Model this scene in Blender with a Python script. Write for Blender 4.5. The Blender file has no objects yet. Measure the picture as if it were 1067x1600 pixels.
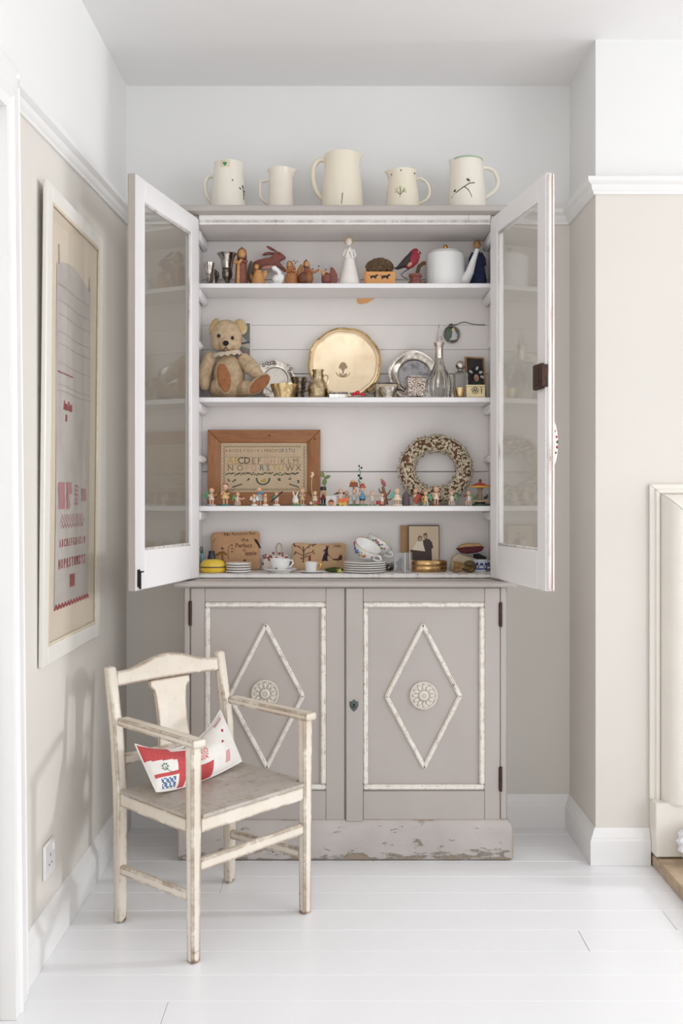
import bpy, bmesh, math, random
from mathutils import Vector, Matrix, Euler
random.seed(7)
S = bpy.context.scene
COL = S.collection
# ------------------------------------------------------------------ camera
F, CX, HY, H = 1556.0, 533.5, 775.0, 1.137      # focal length and horizon in px of 1067x1600, eye height
cd = bpy.data.cameras.new('camera'); cam = bpy.data.objects.new('camera', cd); COL.objects.link(cam)
cd.sensor_fit = 'HORIZONTAL'; cd.sensor_width = 24.0; cd.lens = 24.0*F/1067.0
cd.shift_y = (HY-800.0)/1067.0
cd.clip_start = 0.05
cam.location = (0, 0, H); cam.rotation_euler = (math.pi/2, 0, 0)
S.camera = cam
# ------------------------------------------------------------------ world, lights, exposure
w = bpy.data.worlds.new('daylight'); S.world = w; w.use_nodes = True
bg = w.node_tree.nodes['Background']; bg.inputs[0].default_value = (0.955, 0.978, 1.0, 1); bg.inputs[1].default_value = 0.57
def area(name, loc, target, sx, sy, power, col):
    l = bpy.data.lights.new(name, 'AREA'); l.shape = 'RECTANGLE'; l.size = sx; l.size_y = sy; l.energy = power; l.color = col
    o = bpy.data.objects.new(name, l); COL.objects.link(o); o.location = loc
    o.rotation_euler = (Vector(target)-Vector(loc)).to_track_quat('-Z', 'Y').to_euler()
    return o
area('window_light', (3.6, -0.1, 1.75), (0.0, 3.0, 0.9), 2.8, 1.9, 45, (0.938, 0.967, 1.0))
area('far_window_light', (5.2, 2.95, 1.75), (-0.6, 2.8, 0.5), 0.34, 0.55, 70, (0.938, 0.967, 1.0))
area('front_fill_light', (0.05, -2.3, 1.4), (0.05, 3.0, 1.15), 1.3, 1.9, 14, (0.938, 0.967, 1.0))  # added soft fill from behind the camera, not a known window
vs = S.view_settings
vs.view_transform = 'Standard'; vs.look = 'None'; vs.gamma = 1.0; vs.use_curve_mapping = False; vs.exposure = 0.26

# ------------------------------------------------------------------ helpers
def lin(c):
    c = c/255.0
    return c/12.92 if c <= 0.04045 else ((c+0.055)/1.055)**2.4
def rgb(t): return (lin(t[0]), lin(t[1]), lin(t[2]), 1.0)
def W(px, py, Y): return Vector(((px-CX)/F*Y, Y, H+(HY-py)/F*Y))
def wx(px, Y): return (px-CX)/F*Y
def wz(py, Y): return H+(HY-py)/F*Y

class MB:
    """collects faces, becomes one mesh"""
    def __init__(s, k=1.0): s.v = []; s.f = []; s.m = []; s.k = k; s.cm = 0
    def add(s, vs, fs, M=None):
        b = len(s.v)
        for p in vs:
            p = Vector(p)
            if M is not None: p = M @ p
            s.v.append(p*s.k)
        for f in fs:
            s.f.append([b+i for i in f]); s.m.append(s.cm)
        return s
    def box(s, x0, x1, y0, y1, z0, z1, b=0.0, M=None):
        if b <= 0:
            vs = [(x0,y0,z0),(x1,y0,z0),(x1,y1,z0),(x0,y1,z0),(x0,y0,z1),(x1,y0,z1),(x1,y1,z1),(x0,y1,z1)]
            return s.add(vs, [(0,3,2,1),(4,5,6,7),(0,1,5,4),(1,2,6,5),(2,3,7,6),(3,0,4,7)], M)
        b = min(b, .49*abs(x1-x0), .49*abs(y1-y0), .49*abs(z1-z0))
        vs = []; ix = {}
        c = ((x0,x1),(y0,y1),(z0,z1))
        for i in (0,1):
            for j in (0,1):
                for k in (0,1):
                    for a in range(3):
                        p = [c[0][i]+(b if i==0 else -b), c[1][j]+(b if j==0 else -b), c[2][k]+(b if k==0 else -b)]
                        p[a] = c[a][(i,j,k)[a]]
                        ix[(i,j,k,a)] = len(vs); vs.append(p)
        fs = []
        for a in range(3):
            o = [q for q in range(3) if q != a]
            for sd in (0,1):
                q = []
                for (m,n) in ((0,0),(1,0),(1,1),(0,1)):
                    t = [0,0,0]; t[a] = sd; t[o[0]] = m; t[o[1]] = n
                    q.append(ix[(*t,a)])
                fs.append(q)
            for m in (0,1):
                for n in (0,1):
                    t0 = [0,0,0]; t0[o[0]] = m; t0[o[1]] = n; t1 = t0[:]; t1[a] = 1
                    fs.append([ix[(*t0,o[0])], ix[(*t1,o[0])], ix[(*t1,o[1])], ix[(*t0,o[1])]])
        for i in (0,1):
            for j in (0,1):
                for k in (0,1): fs.append([ix[(i,j,k,a)] for a in range(3)])
        return s.add(vs, fs, M)
    def beam(s, p0, p1, w, h, up=(0,0,1), c=0.003, w1=None, h1=None):
        """bar of section w x h with eased edges from p0 to p1"""
        p0 = Vector(p0); p1 = Vector(p1); d = (p1-p0); L = d.length; d.normalize()
        up = Vector(up); r = d.cross(up)
        if r.length < 1e-5: r = d.cross(Vector((1,0,0)))
        r.normalize(); u = r.cross(d)
        w1 = w if w1 is None else w1; h1 = h if h1 is None else h1
        def ring(t, ww, hh, ins):
            a, b = ww/2-ins, hh/2-ins; q = min(c, a*.8, b*.8)
            pts = [(a-q,-b),(a,-b+q),(a,b-q),(a-q,b),(-a+q,b),(-a,b-q),(-a,-b+q),(-a+q,-b)]
            return [p0+d*t+r*x+u*y for x, y in pts]
        rings = [ring(0,w,h,c*.8), ring(c*.8,w,h,0), ring(L-c*.8,w1,h1,0), ring(L,w1,h1,c*.8)]
        vs = [p for g in rings for p in g]; fs = [tuple(range(7,-1,-1)), tuple(24+i for i in range(8))]
        for k in range(3):
            for i in range(8):
                j = (i+1) % 8; fs.append((k*8+i, k*8+j, (k+1)*8+j, (k+1)*8+i))
        return s.add(vs, fs)
    def loops(s, rings, closed=False, cap=True, M=None):
        n = len(rings[0]); vs = [p for g in rings for p in g]; fs = []
        R = len(rings)
        for k in range(R if closed else R-1):
            a = k*n; b = ((k+1) % R)*n
            for i in range(n):
                j = (i+1) % n; fs.append((a+i, a+j, b+j, b+i))
        if cap and not closed:
            fs.append(tuple(range(n-1,-1,-1))); fs.append(tuple((R-1)*n+i for i in range(n)))
        return s.add(vs, fs, M)
    def tube(s, pts, r, n=8, closed=False, flat=1.0, M=None):
        pts = [Vector(p) for p in pts]; N = len(pts)
        rs = r if isinstance(r, (list, tuple)) else [r]*N
        rings = []; prev = None
        for i, p in enumerate(pts):
            if closed: t = pts[(i+1) % N]-pts[i-1]
            else: t = pts[min(i+1,N-1)]-pts[max(i-1,0)]
            if t.length < 1e-9: t = Vector((0,0,1))
            t.normalize()
            if prev is None:
                a = Vector((0,1,0)) if abs(t.y) < .9 else Vector((1,0,0))
            else: a = prev
            a = a - t*a.dot(t)
            if a.length < 1e-6: a = t.orthogonal()
            a.normalize(); prev = a; b = t.cross(a)
            rings.append([p+(a*math.cos(q)*flat+b*math.sin(q))*rs[i] for q in [2*math.pi*k/n for k in range(n)]])
        return s.loops(rings, closed, True, M)
    def lathe(s, prof, n=20, c=(0,0,0), M=None, sx=1.0, sy=1.0, flute=0, fd=0.0):
        rings = []; c = Vector(c)
        for r, z in prof:
            r = max(r, 1e-4)
            g = []
            for k in range(n):
                a = 2*math.pi*k/n; rr = r*(1+fd*math.cos(flute*a)) if flute else r
                g.append(c+Vector((rr*math.cos(a)*sx, rr*math.sin(a)*sy, z)))
            rings.append(g)
        if prof[0][0] > .02 and prof[-1][0] > .02 and prof[0][0]*s.k > .0005 and abs(prof[0][0]-prof[-1][0]) < .25*prof[0][0]+.2: return s.loops(rings, True, False, M)   # an open ring
        return s.loops(rings, False, True, M)
    def ell(s, c, r, n=12, m=8, M=None, R=None):
        if not isinstance(r, (list, tuple)): r = (r, r, r)
        c = Vector(c); rings = []
        RM = Euler(R).to_matrix() if R else None
        for i in range(m+1):
            t = math.pi*i/m; sn = max(math.sin(t), .02)
            g = []
            for k in range(n):
                a = 2*math.pi*k/n
                p = Vector((r[0]*sn*math.cos(a), r[1]*sn*math.sin(a), -r[2]*math.cos(t)))
                if RM: p = RM @ p
                g.append(c+p)
            rings.append(g)
        return s.loops(rings, False, True, M)
    def prism(s, poly, y0, y1, b=0.0, M=None):
        """polygon in x,z extruded in y with edges eased by b"""
        n = len(poly); P = [Vector((p[0], p[1])) for p in poly]
        ar = sum(P[i].x*P[(i+1) % n].y-P[(i+1) % n].x*P[i].y for i in range(n))
        sg = 1 if ar > 0 else -1
        def off(d):
            o = []
            for i in range(n):
                e0 = (P[i]-P[i-1]); e1 = (P[(i+1) % n]-P[i])
                n0 = Vector((-e0.y, e0.x))*sg; n1 = Vector((-e1.y, e1.x))*sg
                if n0.length: n0.normalize()
                if n1.length: n1.normalize()
                m = n0+n1
                if m.length < .3: m = n0
                m.normalize(); o.append(P[i]+m*d)
            return o
        if b > 0:
            q = off(b); q5 = off(b*.3); dy = (y1-y0)
            e = min(b, abs(dy)*.45)*(1 if dy > 0 else -1)
            rings = [(q, y0), (q5, y0+e*.4), (P, y0+e), (P, y1-e), (q5, y1-e*.4), (q, y1)]
        else: rings = [(P, y0), (P, y1)]
        return s.loops([[(p.x, y, p.y) for p in g] for g, y in rings], False, True, M)
    def sweep(s, prof, p0, p1, A, B, d0=0.0, d1=0.0):
        """profile (a,b) drawn along p0->p1, a along A, b along B; mitre: ends move d*a"""
        p0 = Vector(p0); p1 = Vector(p1); A = Vector(A); B = Vector(B); d = (p1-p0).normalized()
        g0 = [p0+A*a+B*b+d*(d0*a) for a, b in prof]; g1 = [p1+A*a+B*b+d*(d1*a) for a, b in prof]
        return s.loops([g0, g1])
    def grid(s, fn, nu, nv, cu=False, M=None, mi=None):
        vs = []; b = len(s.v)
        for j in range(nv+1):
            for i in range(nu+1): vs.append(fn(i/nu, j/nv))
        fs = []; ms = []
        for j in range(nv):
            for i in range(nu):
                a = j*(nu+1)+i; fs.append((a, a+1, a+nu+2, a+nu+1)); ms.append(mi((i+.5)/nu, (j+.5)/nv) if mi else s.cm)
        k = len(s.m); s.add(vs, fs, M); s.m[k:] = ms
        return s
    def text(s, txt, size, M, ext=0.0006, align='CENTER', bold=0.0):
        vs, fs = text_data(txt, bold)
        return s.add([(p[0]*size, p[1]*size, p[2]*ext) for p in vs], fs, M)

_TX = {}
def text_data(txt, bold):
    if (txt, bold) in _TX: return _TX[(txt, bold)]
    cu = bpy.data.curves.new('t', 'FONT'); cu.body = txt; cu.align_x = 'CENTER'; cu.size = 1.0; cu.extrude = 1.0; cu.offset = bold; cu.resolution_u = 2
    o = bpy.data.objects.new('t', cu); COL.objects.link(o)
    bpy.context.view_layer.update()
    dg = bpy.context.evaluated_depsgraph_get(); ev = o.evaluated_get(dg); me = ev.to_mesh()
    vs = [tuple(v.co) for v in me.vertices]; fs = [tuple(p.vertices) for p in me.polygons]
    ev.to_mesh_clear(); bpy.data.objects.remove(o); bpy.data.curves.remove(cu)
    _TX[(txt, bold)] = (vs, fs)
    return vs, fs
TXM = Matrix(((1,0,0,0),(0,0,-1,0),(0,1,0,0),(0,0,0,1)))   # text plane x,y -> x,z facing -y
def TM(x, y, z, roll=0.0, sx=1.0, sz=1.0): return Matrix.Translation((x,y,z)) @ Matrix.Rotation(roll, 4, 'Y') @ Matrix.Diagonal((sx,1,sz,1)) @ TXM

def wm(o):
    M = o.matrix_basis.copy()
    while o.parent is not None:
        o = o.parent; M = o.matrix_basis @ M
    return M
def obj(name, mb, mat, parent=None, world=True, smooth=40, kind=None, label=None):
    me = bpy.data.meshes.new(name)
    vs = mb.v
    if parent is not None and world:
        I = wm(parent).inverted(); vs = [I @ p for p in vs]
    me.from_pydata([tuple(p) for p in vs], [], mb.f)
    mats = mat if isinstance(mat, list) else [mat]
    for m in mats: me.materials.append(m)
    if len(mats) > 1: me.polygons.foreach_set('material_index', mb.m)
    bm = bmesh.new(); bm.from_mesh(me); bmesh.ops.recalc_face_normals(bm, faces=bm.faces[:]); bm.to_mesh(me); bm.free()
    if smooth:
        me.shade_smooth(); me.set_sharp_from_angle(angle=math.radians(smooth))
    o = bpy.data.objects.new(name, me); COL.objects.link(o)
    if parent is not None: o.parent = parent
    if kind: o['kind'] = kind
    if label: o['label'] = label
    return o
def tag(o, label, cat, group=None):
    o['label'] = label; o['category'] = cat
    if group: o['group'] = group
    return o
def thing(name, label, cat, loc, rot=(0,0,0), group=None):
    o = bpy.data.objects.new(name, None); COL.objects.link(o); o.location = loc; o.rotation_euler = rot
    o.empty_display_size = .05
    return tag(o, label, cat, group)
def struct(name, mb, mat, smooth=40):
    return obj(name, mb, mat, None, True, smooth, 'structure')
class It:
    """a thing standing on a shelf: shapes are given in photo pixels round its foot"""
    def __init__(s, name, label, cat, px, Y, z, group=None, rz=0.0, rx=0.0, ry=0.0):
        s.px, s.Y, s.z = px, Y, z; s.u = Y/F; s.off = (H-z)/s.u
        s.root = thing(name, label, cat, (wx(px, Y), Y, z), (rx, ry, rz), group)
    def X(s, px): return px-s.px
    def Z(s, py): return max(0.0, (HY-py)+s.off)
    def mb(s): return MB(s.u)
    def p(s, name, mb, mat, parent=None, label=None, smooth=40, kind=None):
        return obj(name, mb, mat, parent or s.root, False, smooth, kind, label)
    def lathe(s, name, rows, mat, n=24, x=None, y=0, **k):
        """rows: (photo y, half width in px); None = foot"""
        x = s.px if x is None else x
        prof = [(r, 0.0 if py is None else s.Z(py)) for py, r in rows]
        return s.p(name, s.mb().lathe(prof, n, (s.X(x), y, 0), **k), mat)

# ------------------------------------------------------------------ materials
_M = {}
class NT:
    def __init__(s, name):
        s.m = bpy.data.materials.new(name); s.m.use_nodes = True; s.t = s.m.node_tree; s.b = s.t.nodes['Principled BSDF']
        s.out = s.t.nodes['Material Output']
    def n(s, typ, **k):
        q = s.t.nodes.new(typ)
        for a, v in k.items():
            if a[0] == 'i' and a[1:].isdigit(): q.inputs[int(a[1:])].default_value = v
            elif a.startswith('in_'): q.inputs[a[3:].replace('_', ' ')].default_value = v
            else: setattr(q, a, v)
        return q
    def l(s, a, b): s.t.links.new(a, b)
    def tc(s, scale=(1,1,1), obj=True):
        t = s.n('ShaderNodeTexCoord'); mp = s.n('ShaderNodeMapping'); mp.inputs['Scale'].default_value = scale
        s.l(t.outputs['Object'], mp.inputs[0]); return mp.outputs[0]
    def noise(s, vec, scale, det=4, rough=.55):
        q = s.n('ShaderNodeTexNoise'); q.inputs['Scale'].default_value = scale; q.inputs['Detail'].default_value = det; q.inputs['Roughness'].default_value = rough
        s.l(vec, q.inputs['Vector']); return q.outputs[0]
    def ramp(s, f, a, b, ca, cb):
        q = s.n('ShaderNodeValToRGB'); q.color_ramp.elements[0].position = a; q.color_ramp.elements[1].position = b
        q.color_ramp.elements[0].color = ca; q.color_ramp.elements[1].color = cb; s.l(f, q.inputs[0]); return q.outputs[0]
    def mix(s, f, a, b):
        q = s.n('ShaderNodeMix', data_type='RGBA')
        if isinstance(f, float): q.inputs[0].default_value = f
        else: s.l(f, q.inputs[0])
        for v, i in ((a, 6), (b, 7)):
            if isinstance(v, tuple): q.inputs[i].default_value = v
            else: s.l(v, q.inputs[i])
        return q.outputs[2]
    def math(s, op, a, b=None):
        q = s.n('ShaderNodeMath', operation=op)
        for v, i in ((a, 0), (b, 1)):
            if v is None: continue
            if isinstance(v, (int, float)): q.inputs[i].default_value = v
            else: s.l(v, q.inputs[i])
        return q.outputs[0]
    def bump(s, h, st, dist=.002):
        q = s.n('ShaderNodeBump'); q.inputs['Strength'].default_value = st; q.inputs['Distance'].default_value = dist
        s.l(h, q.inputs['Height']); s.l(q.outputs[0], s.b.inputs['Normal']); return q
    def col(s, c): s.l(c, s.b.inputs['Base Color'])
    def set(s, rough, metal=0.0, spec=None):
        s.b.inputs['Roughness'].default_value = rough; s.b.inputs['Metallic'].default_value = metal
        if spec is not None: s.b.inputs['Specular IOR Level'].default_value = spec

def plain(c, rough=.5, metal=0.0, var=.10, scale=60, bump=0.0, name='paint'):
    k = ('p', c, rough, metal, var, scale, bump)
    if k in _M: return _M[k]
    t = NT(name); v = t.tc(); n = t.noise(v, scale)
    dk = tuple(x*(1-var) for x in rgb(c)[:3])+(1,); lt = tuple(min(1, x*(1+var*.5)) for x in rgb(c)[:3])+(1,)
    t.col(t.ramp(n, .3, .7, dk, lt)); t.set(rough, metal)
    if bump: t.bump(t.noise(v, scale*3, 3), bump, .001)
    _M[k] = t.m; return t.m
def metal(c, rough=.2, tarnish=(90,75,60), amt=.35, scale=40, name='silver'):
    k = ('m', c, rough, tarnish, amt, scale)
    if k in _M: return _M[k]
    t = NT(name); v = t.tc(); n = t.noise(v, scale, 5, .65)
    t.col(t.ramp(n, .5-amt*.1, .78+(.4-amt)*.4, rgb(c), rgb(tarnish))); t.set(rough, 1.0)
    r = t.ramp(n, .3, .8, (rough*.7,)*3+(1,), (min(1, rough*2.0),)*3+(1,)); t.l(r, t.b.inputs['Roughness'])
    _M[k] = t.m; return t.m
def wood(c, c2, rough=.45, sc=(4,30,30), scale=6, name='wood'):
    k = ('w', c, c2, rough, sc, scale)
    if k in _M: return _M[k]
    t = NT(name); v = t.tc(sc); n = t.noise(v, scale, 6, .6); n2 = t.noise(t.tc(), 14, 3)
    a = t.ramp(n, .3, .7, rgb(c), rgb(c2)); t.col(t.mix(t.math('MULTIPLY', n2, .35), a, rgb(tuple(x*.6 for x in c)))); t.set(rough)
    t.bump(n, .15, .001); _M[k] = t.m; return t.m
def chip(paint, under, rad=.006, ke=3.0, thr=.62, sc=(1,1,1), scale=22, rough=.45, dirt=.12, fine=90, bump=.3, dirtc=(120,100,80), name='worn_paint', lowz=None, emax=.42):
    """old paint: rubbed through along the arrises and in flakes"""
    k = ('c', paint, under, rad, ke, thr, sc, scale, rough, dirt, fine, lowz is not None)
    if k in _M: return _M[k]
    t = NT(name); v = t.tc(sc)
    n1 = t.noise(v, scale, 6, .65); n2 = t.noise(v, fine, 4, .6); n3 = t.noise(t.tc(), 5, 3)
    bv = t.n('ShaderNodeBevel'); bv.samples = 4; bv.inputs[0].default_value = rad
    ge = t.n('ShaderNodeNewGeometry'); dp = t.n('ShaderNodeVectorMath', operation='DOT_PRODUCT')
    t.l(bv.outputs[0], dp.inputs[0]); t.l(ge.outputs['Normal'], dp.inputs[1])
    e = t.math('MULTIPLY', t.math('SUBTRACT', 1.0, dp.outputs['Value']), ke)
    e = t.math('MINIMUM', e, emax)
    val = t.math('ADD', t.math('ADD', e, t.math('MULTIPLY', n1, .75)), t.math('MULTIPLY', n2, .25))
    if lowz:
        gp = t.n('ShaderNodeNewGeometry'); sx = t.n('ShaderNodeSeparateXYZ'); t.l(gp.outputs['Position'], sx.inputs[0])
        lz = t.n('ShaderNodeMapRange'); lz.inputs[1].default_value = lowz[0]; lz.inputs[2].default_value = lowz[1]; lz.inputs[3].default_value = lowz[2]; lz.inputs[4].default_value = 0.0
        t.l(sx.outputs['Z'], lz.inputs[0]); val = t.math('ADD', val, lz.outputs[0])
    mask = t.ramp(val, thr, thr+.05, (0,0,0,1), (1,1,1,1))
    dv = t.math('MULTIPLY', t.ramp(n3, .4, .75, (0,0,0,1), (1,1,1,1)), dirt)
    dv2 = t.math('ADD', dv, t.math('MULTIPLY', t.ramp(n2, .55, .8, (0,0,0,1), (1,1,1,1)), dirt*.8))
    p = t.mix(dv2, rgb(paint), rgb(dirtc))
    u = t.mix(n2, rgb(under), rgb(tuple(x*.6 for x in under)))
    t.col(t.mix(mask, p, u)); t.set(rough)
    t.l(t.ramp(mask, 0, 1, (rough,)*3+(1,), (.75,)*3+(1,)), t.b.inputs['Roughness'])
    t.bump(t.math('SUBTRACT', t.math('MULTIPLY', n2, .25), mask), bump, .0015)
    _M[k] = t.m; return t.m
def glass(name='glass', tint=(1,1,1,1), rough=.0, k=1.0, ior=1.5):
    key = ('g', name)
    if key in _M: return _M[key]
    t = NT(name); t.t.nodes.remove(t.b)
    ge = t.n('ShaderNodeNewGeometry'); dp = t.n('ShaderNodeVectorMath', operation='DOT_PRODUCT')
    t.l(ge.outputs['Normal'], dp.inputs[0]); t.l(ge.outputs['Incoming'], dp.inputs[1])
    c1 = t.math('SUBTRACT', 1.0, t.math('ABSOLUTE', dp.outputs['Value']))
    fz_ = t.math('ADD', .042, t.math('MULTIPLY', t.math('POWER', c1, 5.0), .958))   # Schlick, same from both sides of the pane
    tr = t.n('ShaderNodeBsdfTransparent'); tr.inputs[0].default_value = tint
    gl = t.n('ShaderNodeBsdfGlossy'); gl.inputs['Roughness'].default_value = rough
    mx = t.n('ShaderNodeMixShader'); f = t.math('MULTIPLY', fz_, k); f = t.math('MINIMUM', f, 1.0)
    t.l(f, mx.inputs[0]); t.l(tr.outputs[0], mx.inputs[1]); t.l(gl.outputs[0], mx.inputs[2])
    t.l(mx.outputs[0], t.out.inputs[0]); _M[key] = t.m; return t.m
def cutglass(name='cut_glass', bump=.0, scale=120):
    key = ('cg', name)
    if key in _M: return _M[key]
    t = NT(name); t.b.inputs['Transmission Weight'].default_value = 1.0; t.b.inputs['IOR'].default_value = 1.45
    t.b.inputs['Base Color'].default_value = (.93,.915,.885,1); t.set(.06)
    if bump: 
        vo = t.n('ShaderNodeTexVoronoi'); vo.inputs['Scale'].default_value = scale; t.l(t.tc(), vo.inputs['Vector']); t.bump(vo.outputs[0], bump, .003)
    _M[key] = t.m; return t.m
def weave(c, c2, scale=900, rough=.9, bump=.4, name='linen'):
    k = ('wv', c, c2, scale)
    if k in _M: return _M[k]
    t = NT(name); v = t.tc()
    a = t.n('ShaderNodeTexWave', bands_direction='X'); a.inputs['Scale'].default_value = scale/6.28; a.inputs['Distortion'].default_value = 1.2; a.inputs['Detail Scale'].default_value = 2
    b = t.n('ShaderNodeTexWave', bands_direction='Z'); b.inputs['Scale'].default_value = scale/6.28; b.inputs['Distortion'].default_value = 1.2
    t.l(v, a.inputs[0]); t.l(v, b.inputs[0])
    h = t.math('MULTIPLY', t.math('ADD', a.outputs['Fac'], b.outputs['Fac']), .5)
    n = t.noise(v, 40, 5); f = t.math('ADD', t.math('MULTIPLY', h, .55), t.math('MULTIPLY', n, .45))
    t.col(t.ramp(f, .18, .55, rgb(c2), rgb(c))); t.set(rough, 0, .2); t.bump(f, bump, .0012)
    _M[k] = t.m; return t.m

WHITEWALL = plain((240,239,237), .6, 0, .012, 3, .04, 'white_wall_paint')
BEIGE = plain((227,221,213), .55, 0, .02, 3, .04, 'beige_wall_paint')
CEIL = plain((246,244,243), .7, 0, .015, 3, .03, 'ceiling_paint')
TRIM = plain((242,240,238), .35, 0, .02, 8, .03, 'white_gloss_trim')
# ================================================================== ROOM
XL, YB, XR, YC, ZC = -0.74, 3.43, 0.786, 3.081, 2.549
WOODWHITE = chip((249,249,251), (170,160,150), .002, .6, .80, (1,6,6), 10, .28, .04, 160, .10, (190,185,180), 'floor_paint')
m = MB(); m.box(XL-.1, 3.8, -2.6, 1.875, -.1, 0); m.box(XL-.1, 3.8, 1.875, YB+.1, -.1, -.022)
floor = struct('floor', m, WOODWHITE, 0)
y = 1.875; k = 0
while y < YB:
    y1 = min(y+.1225, YB+.02)
    cuts = [XL-.02, 3.7]
    j = {1: [.35], 2: [-.39], 3: [1.3], 5: [.62], 6: [.88], 8: [-.35], 10: [.1, 1.6]}.get(k, [])
    cuts = [cuts[0]]+j+[cuts[1]]
    for a, b in zip(cuts[:-1], cuts[1:]):
        dz = random.uniform(-.0007, .0)
        obj('plank', MB().box(a+.0005, b-.0005, y+.0005, y1-.0005, -.02, dz, .0009), WOODWHITE, floor, True, 0)
    y = y1; k += 1
zr = lambda Y: 2.093-.0503*(YB-Y)      # the left picture rail runs a little out of level
m = MB(); t = .1
def quadbox(m, x0, x1, ys, zlo, zhi):
    (ya, yb) = ys
    vs = [(x0,ya,zlo[0]),(x1,ya,zlo[0]),(x1,yb,zlo[1]),(x0,yb,zlo[1]),(x0,ya,zhi[0]),(x1,ya,zhi[0]),(x1,yb,zhi[1]),(x0,yb,zhi[1])]
    m.add(vs, [(0,3,2,1),(4,5,6,7),(0,1,5,4),(1,2,6,5),(2,3,7,6),(3,0,4,7)])
quadbox(m, XL-t, XL, (-2.6, YB+t), (-.1,-.1), (zr(-2.6), zr(YB+t)))
m.cm = 1; quadbox(m, XL-t, XL, (-2.6, YB+t), (zr(-2.6), zr(YB+t)), (ZC+.1, ZC+.1))
struct('wall_left', m, [BEIGE, WHITEWALL], 0)
m = MB(); m.box(XL, XR+.02, YB, YB+t, -.1, 2.1); m.cm = 1; m.box(XL, XR+.02, YB, YB+t, 2.1, ZC+.1)
struct('wall_back', m, [BEIGE, WHITEWALL], 0)
m = MB(); m.box(XR, 3.8, YC, YB+t, -.1, 2.095); m.cm = 1; m.box(XR, 3.8, YC, YB+t, 2.095, ZC+.1)
struct('wall_right', m, [BEIGE, WHITEWALL], 0)
struct('ceiling', MB().box(XL-t, 3.8, -2.6, YB+t, ZC, ZC+.1), CEIL, 0)
rail = [(0,0),(.007,0),(.009,.008),(.013,.012),(.016,.020),(.017,.027),(.026,.033),(.029,.036),(.030,.049),(0,.049)]
X_, Y_, Z_ = Vector((1,0,0)), Vector((0,1,0)), Vector((0,0,1))
struct('trim_1', MB().sweep(rail, (XL,2.2,zr(2.2)-.022), (XL,YB,zr(YB)-.022), X_, Z_, 0, -1), TRIM, 30)
struct('trim_2', MB().sweep(rail, (XL,YB,2.071), (XR,YB,2.071), -Y_, Z_, 1, -1), TRIM, 30)
struct('trim_3', MB().sweep(rail, (XR,YB,2.071), (XR,YC,2.069), -X_, Z_, 1, 1), TRIM, 30)
struct('trim_4', MB().sweep(rail, (XR,YC,2.069), (3.7,YC,2.069), -Y_, Z_, -1, 0), TRIM, 30)
bb = [(0,0),(.020,0),(.021,.076),(.017,.082),(.017,.086),(.012,.092),(.008,.104),(.004,.112),(0,.112)]
struct('baseboard_left', MB().sweep(bb, (XL,2.26,0), (XL,YB,0), X_, Z_, 0, -1), TRIM, 30)
struct('baseboard_back', MB().sweep(bb, (XL,YB,0), (XR,YB,0), -Y_, Z_, 1, -1), TRIM, 30)
struct('baseboard_right', MB().sweep(bb, (XR,YB,0), (XR,YC,0), -X_, Z_, 1, 1), TRIM, 30)
struct('baseboard_front', MB().sweep(bb, (XR,YC,0), (.951,YC,0), -Y_, Z_, -1, 0), TRIM, 30)
cas = [(0,0),(0,.020),(.012,.026),(.020,.022),(.032,.022),(.036,.030),(.075,.032),(.080,.038),(.092,.040),(.100,.034),(.125,.034),(.125,0)]
m = MB(); m.sweep(cas, (XL,2.285,0), (XL,2.222,2.088), -Y_, X_, 0, -1)
m.sweep(cas, (XL,2.222,2.088), (XL,.9,2.05), -Z_, X_, 1, 0)
struct('trim_5', m, TRIM, 30)
struct('door_1', MB().box(XL-.05, XL+.004, 1.1, 2.13, .01, 1.95), TRIM, 0)

# wall socket
r = thing('wall_socket', 'white single wall socket low on the left wall behind the chair', 'socket', (XL, 2.503, .184))
PLAST = plain((243,241,240), .25, 0, .01, 20, 0, 'white_plastic'); BLACK = plain((22,20,20), .5)
obj('face_plate', MB().box(XL, XL+.009, 2.46, 2.546, .184, .270, .003), PLAST, r)
m = MB()
for yy, zz, a, b in ((2.503,.236,.004,.008),(2.492,.214,.007,.003),(2.514,.214,.007,.003)): m.box(XL+.0088, XL+.0094, yy-a/2, yy+a/2, zz-b/2, zz+b/2)
obj('pin_slots', m, BLACK, r)
obj('rocker_switch', MB().box(XL+.008, XL+.012, 2.524, 2.534, .240, .258, .001), PLAST, r)

# framed sampler on the left wall
FR = chip((236,232,224), (190,180,165), .003, 1.0, .74, (1,1,1), 14, .4, .06, 120, .1, (190,180,165), 'frame_paint')
y0, z0, hh, fl, ft = 2.42, .718, 1.19, .566, .013
fr = thing('framed_sampler', 'tall cream framed linen sampler with red stitching hung on the left wall', 'picture', (XL+.002, y0, z0), (0, .010, 0))
ix0, ix1, iz0, iz1 = .042, fl-.045, .046, hh-.042
for nm, bx in (('frame_stile', (0,ft,0,ix0,0,hh)), ('frame_stile', (0,ft,ix1,fl,0,hh)), ('frame_rail', (0,ft-.0005,ix0,ix1,0,iz0)), ('frame_rail', (0,ft-.0005,ix0,ix1,iz1,hh))):
    obj(nm, MB().box(*bx, .003), FR, fr, False)
m = MB()
for bx in ((.007,ft+.0005,ix0-.002,ix0+.005,iz0,iz1),(.007,ft+.0005,ix1-.005,ix1+.002,iz0,iz1),(.007,ft,ix0,ix1,iz0-.002,iz0+.006),(.007,ft,ix0,ix1,iz1-.006,iz1+.002)): m.box(*bx, .002)
obj('frame_slip', m, plain((225,212,190), .4), fr, False)
obj('mount_board', MB().box(.001, .0055, ix0-.01, ix1+.01, iz0-.01, iz1+.01), plain((252,236,214), .8, 0, .04, 6, 0, 'mount_card'), fr, False)
cy0, cy1, cz0, cz1 = .109, .447, .128, 1.012
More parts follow.
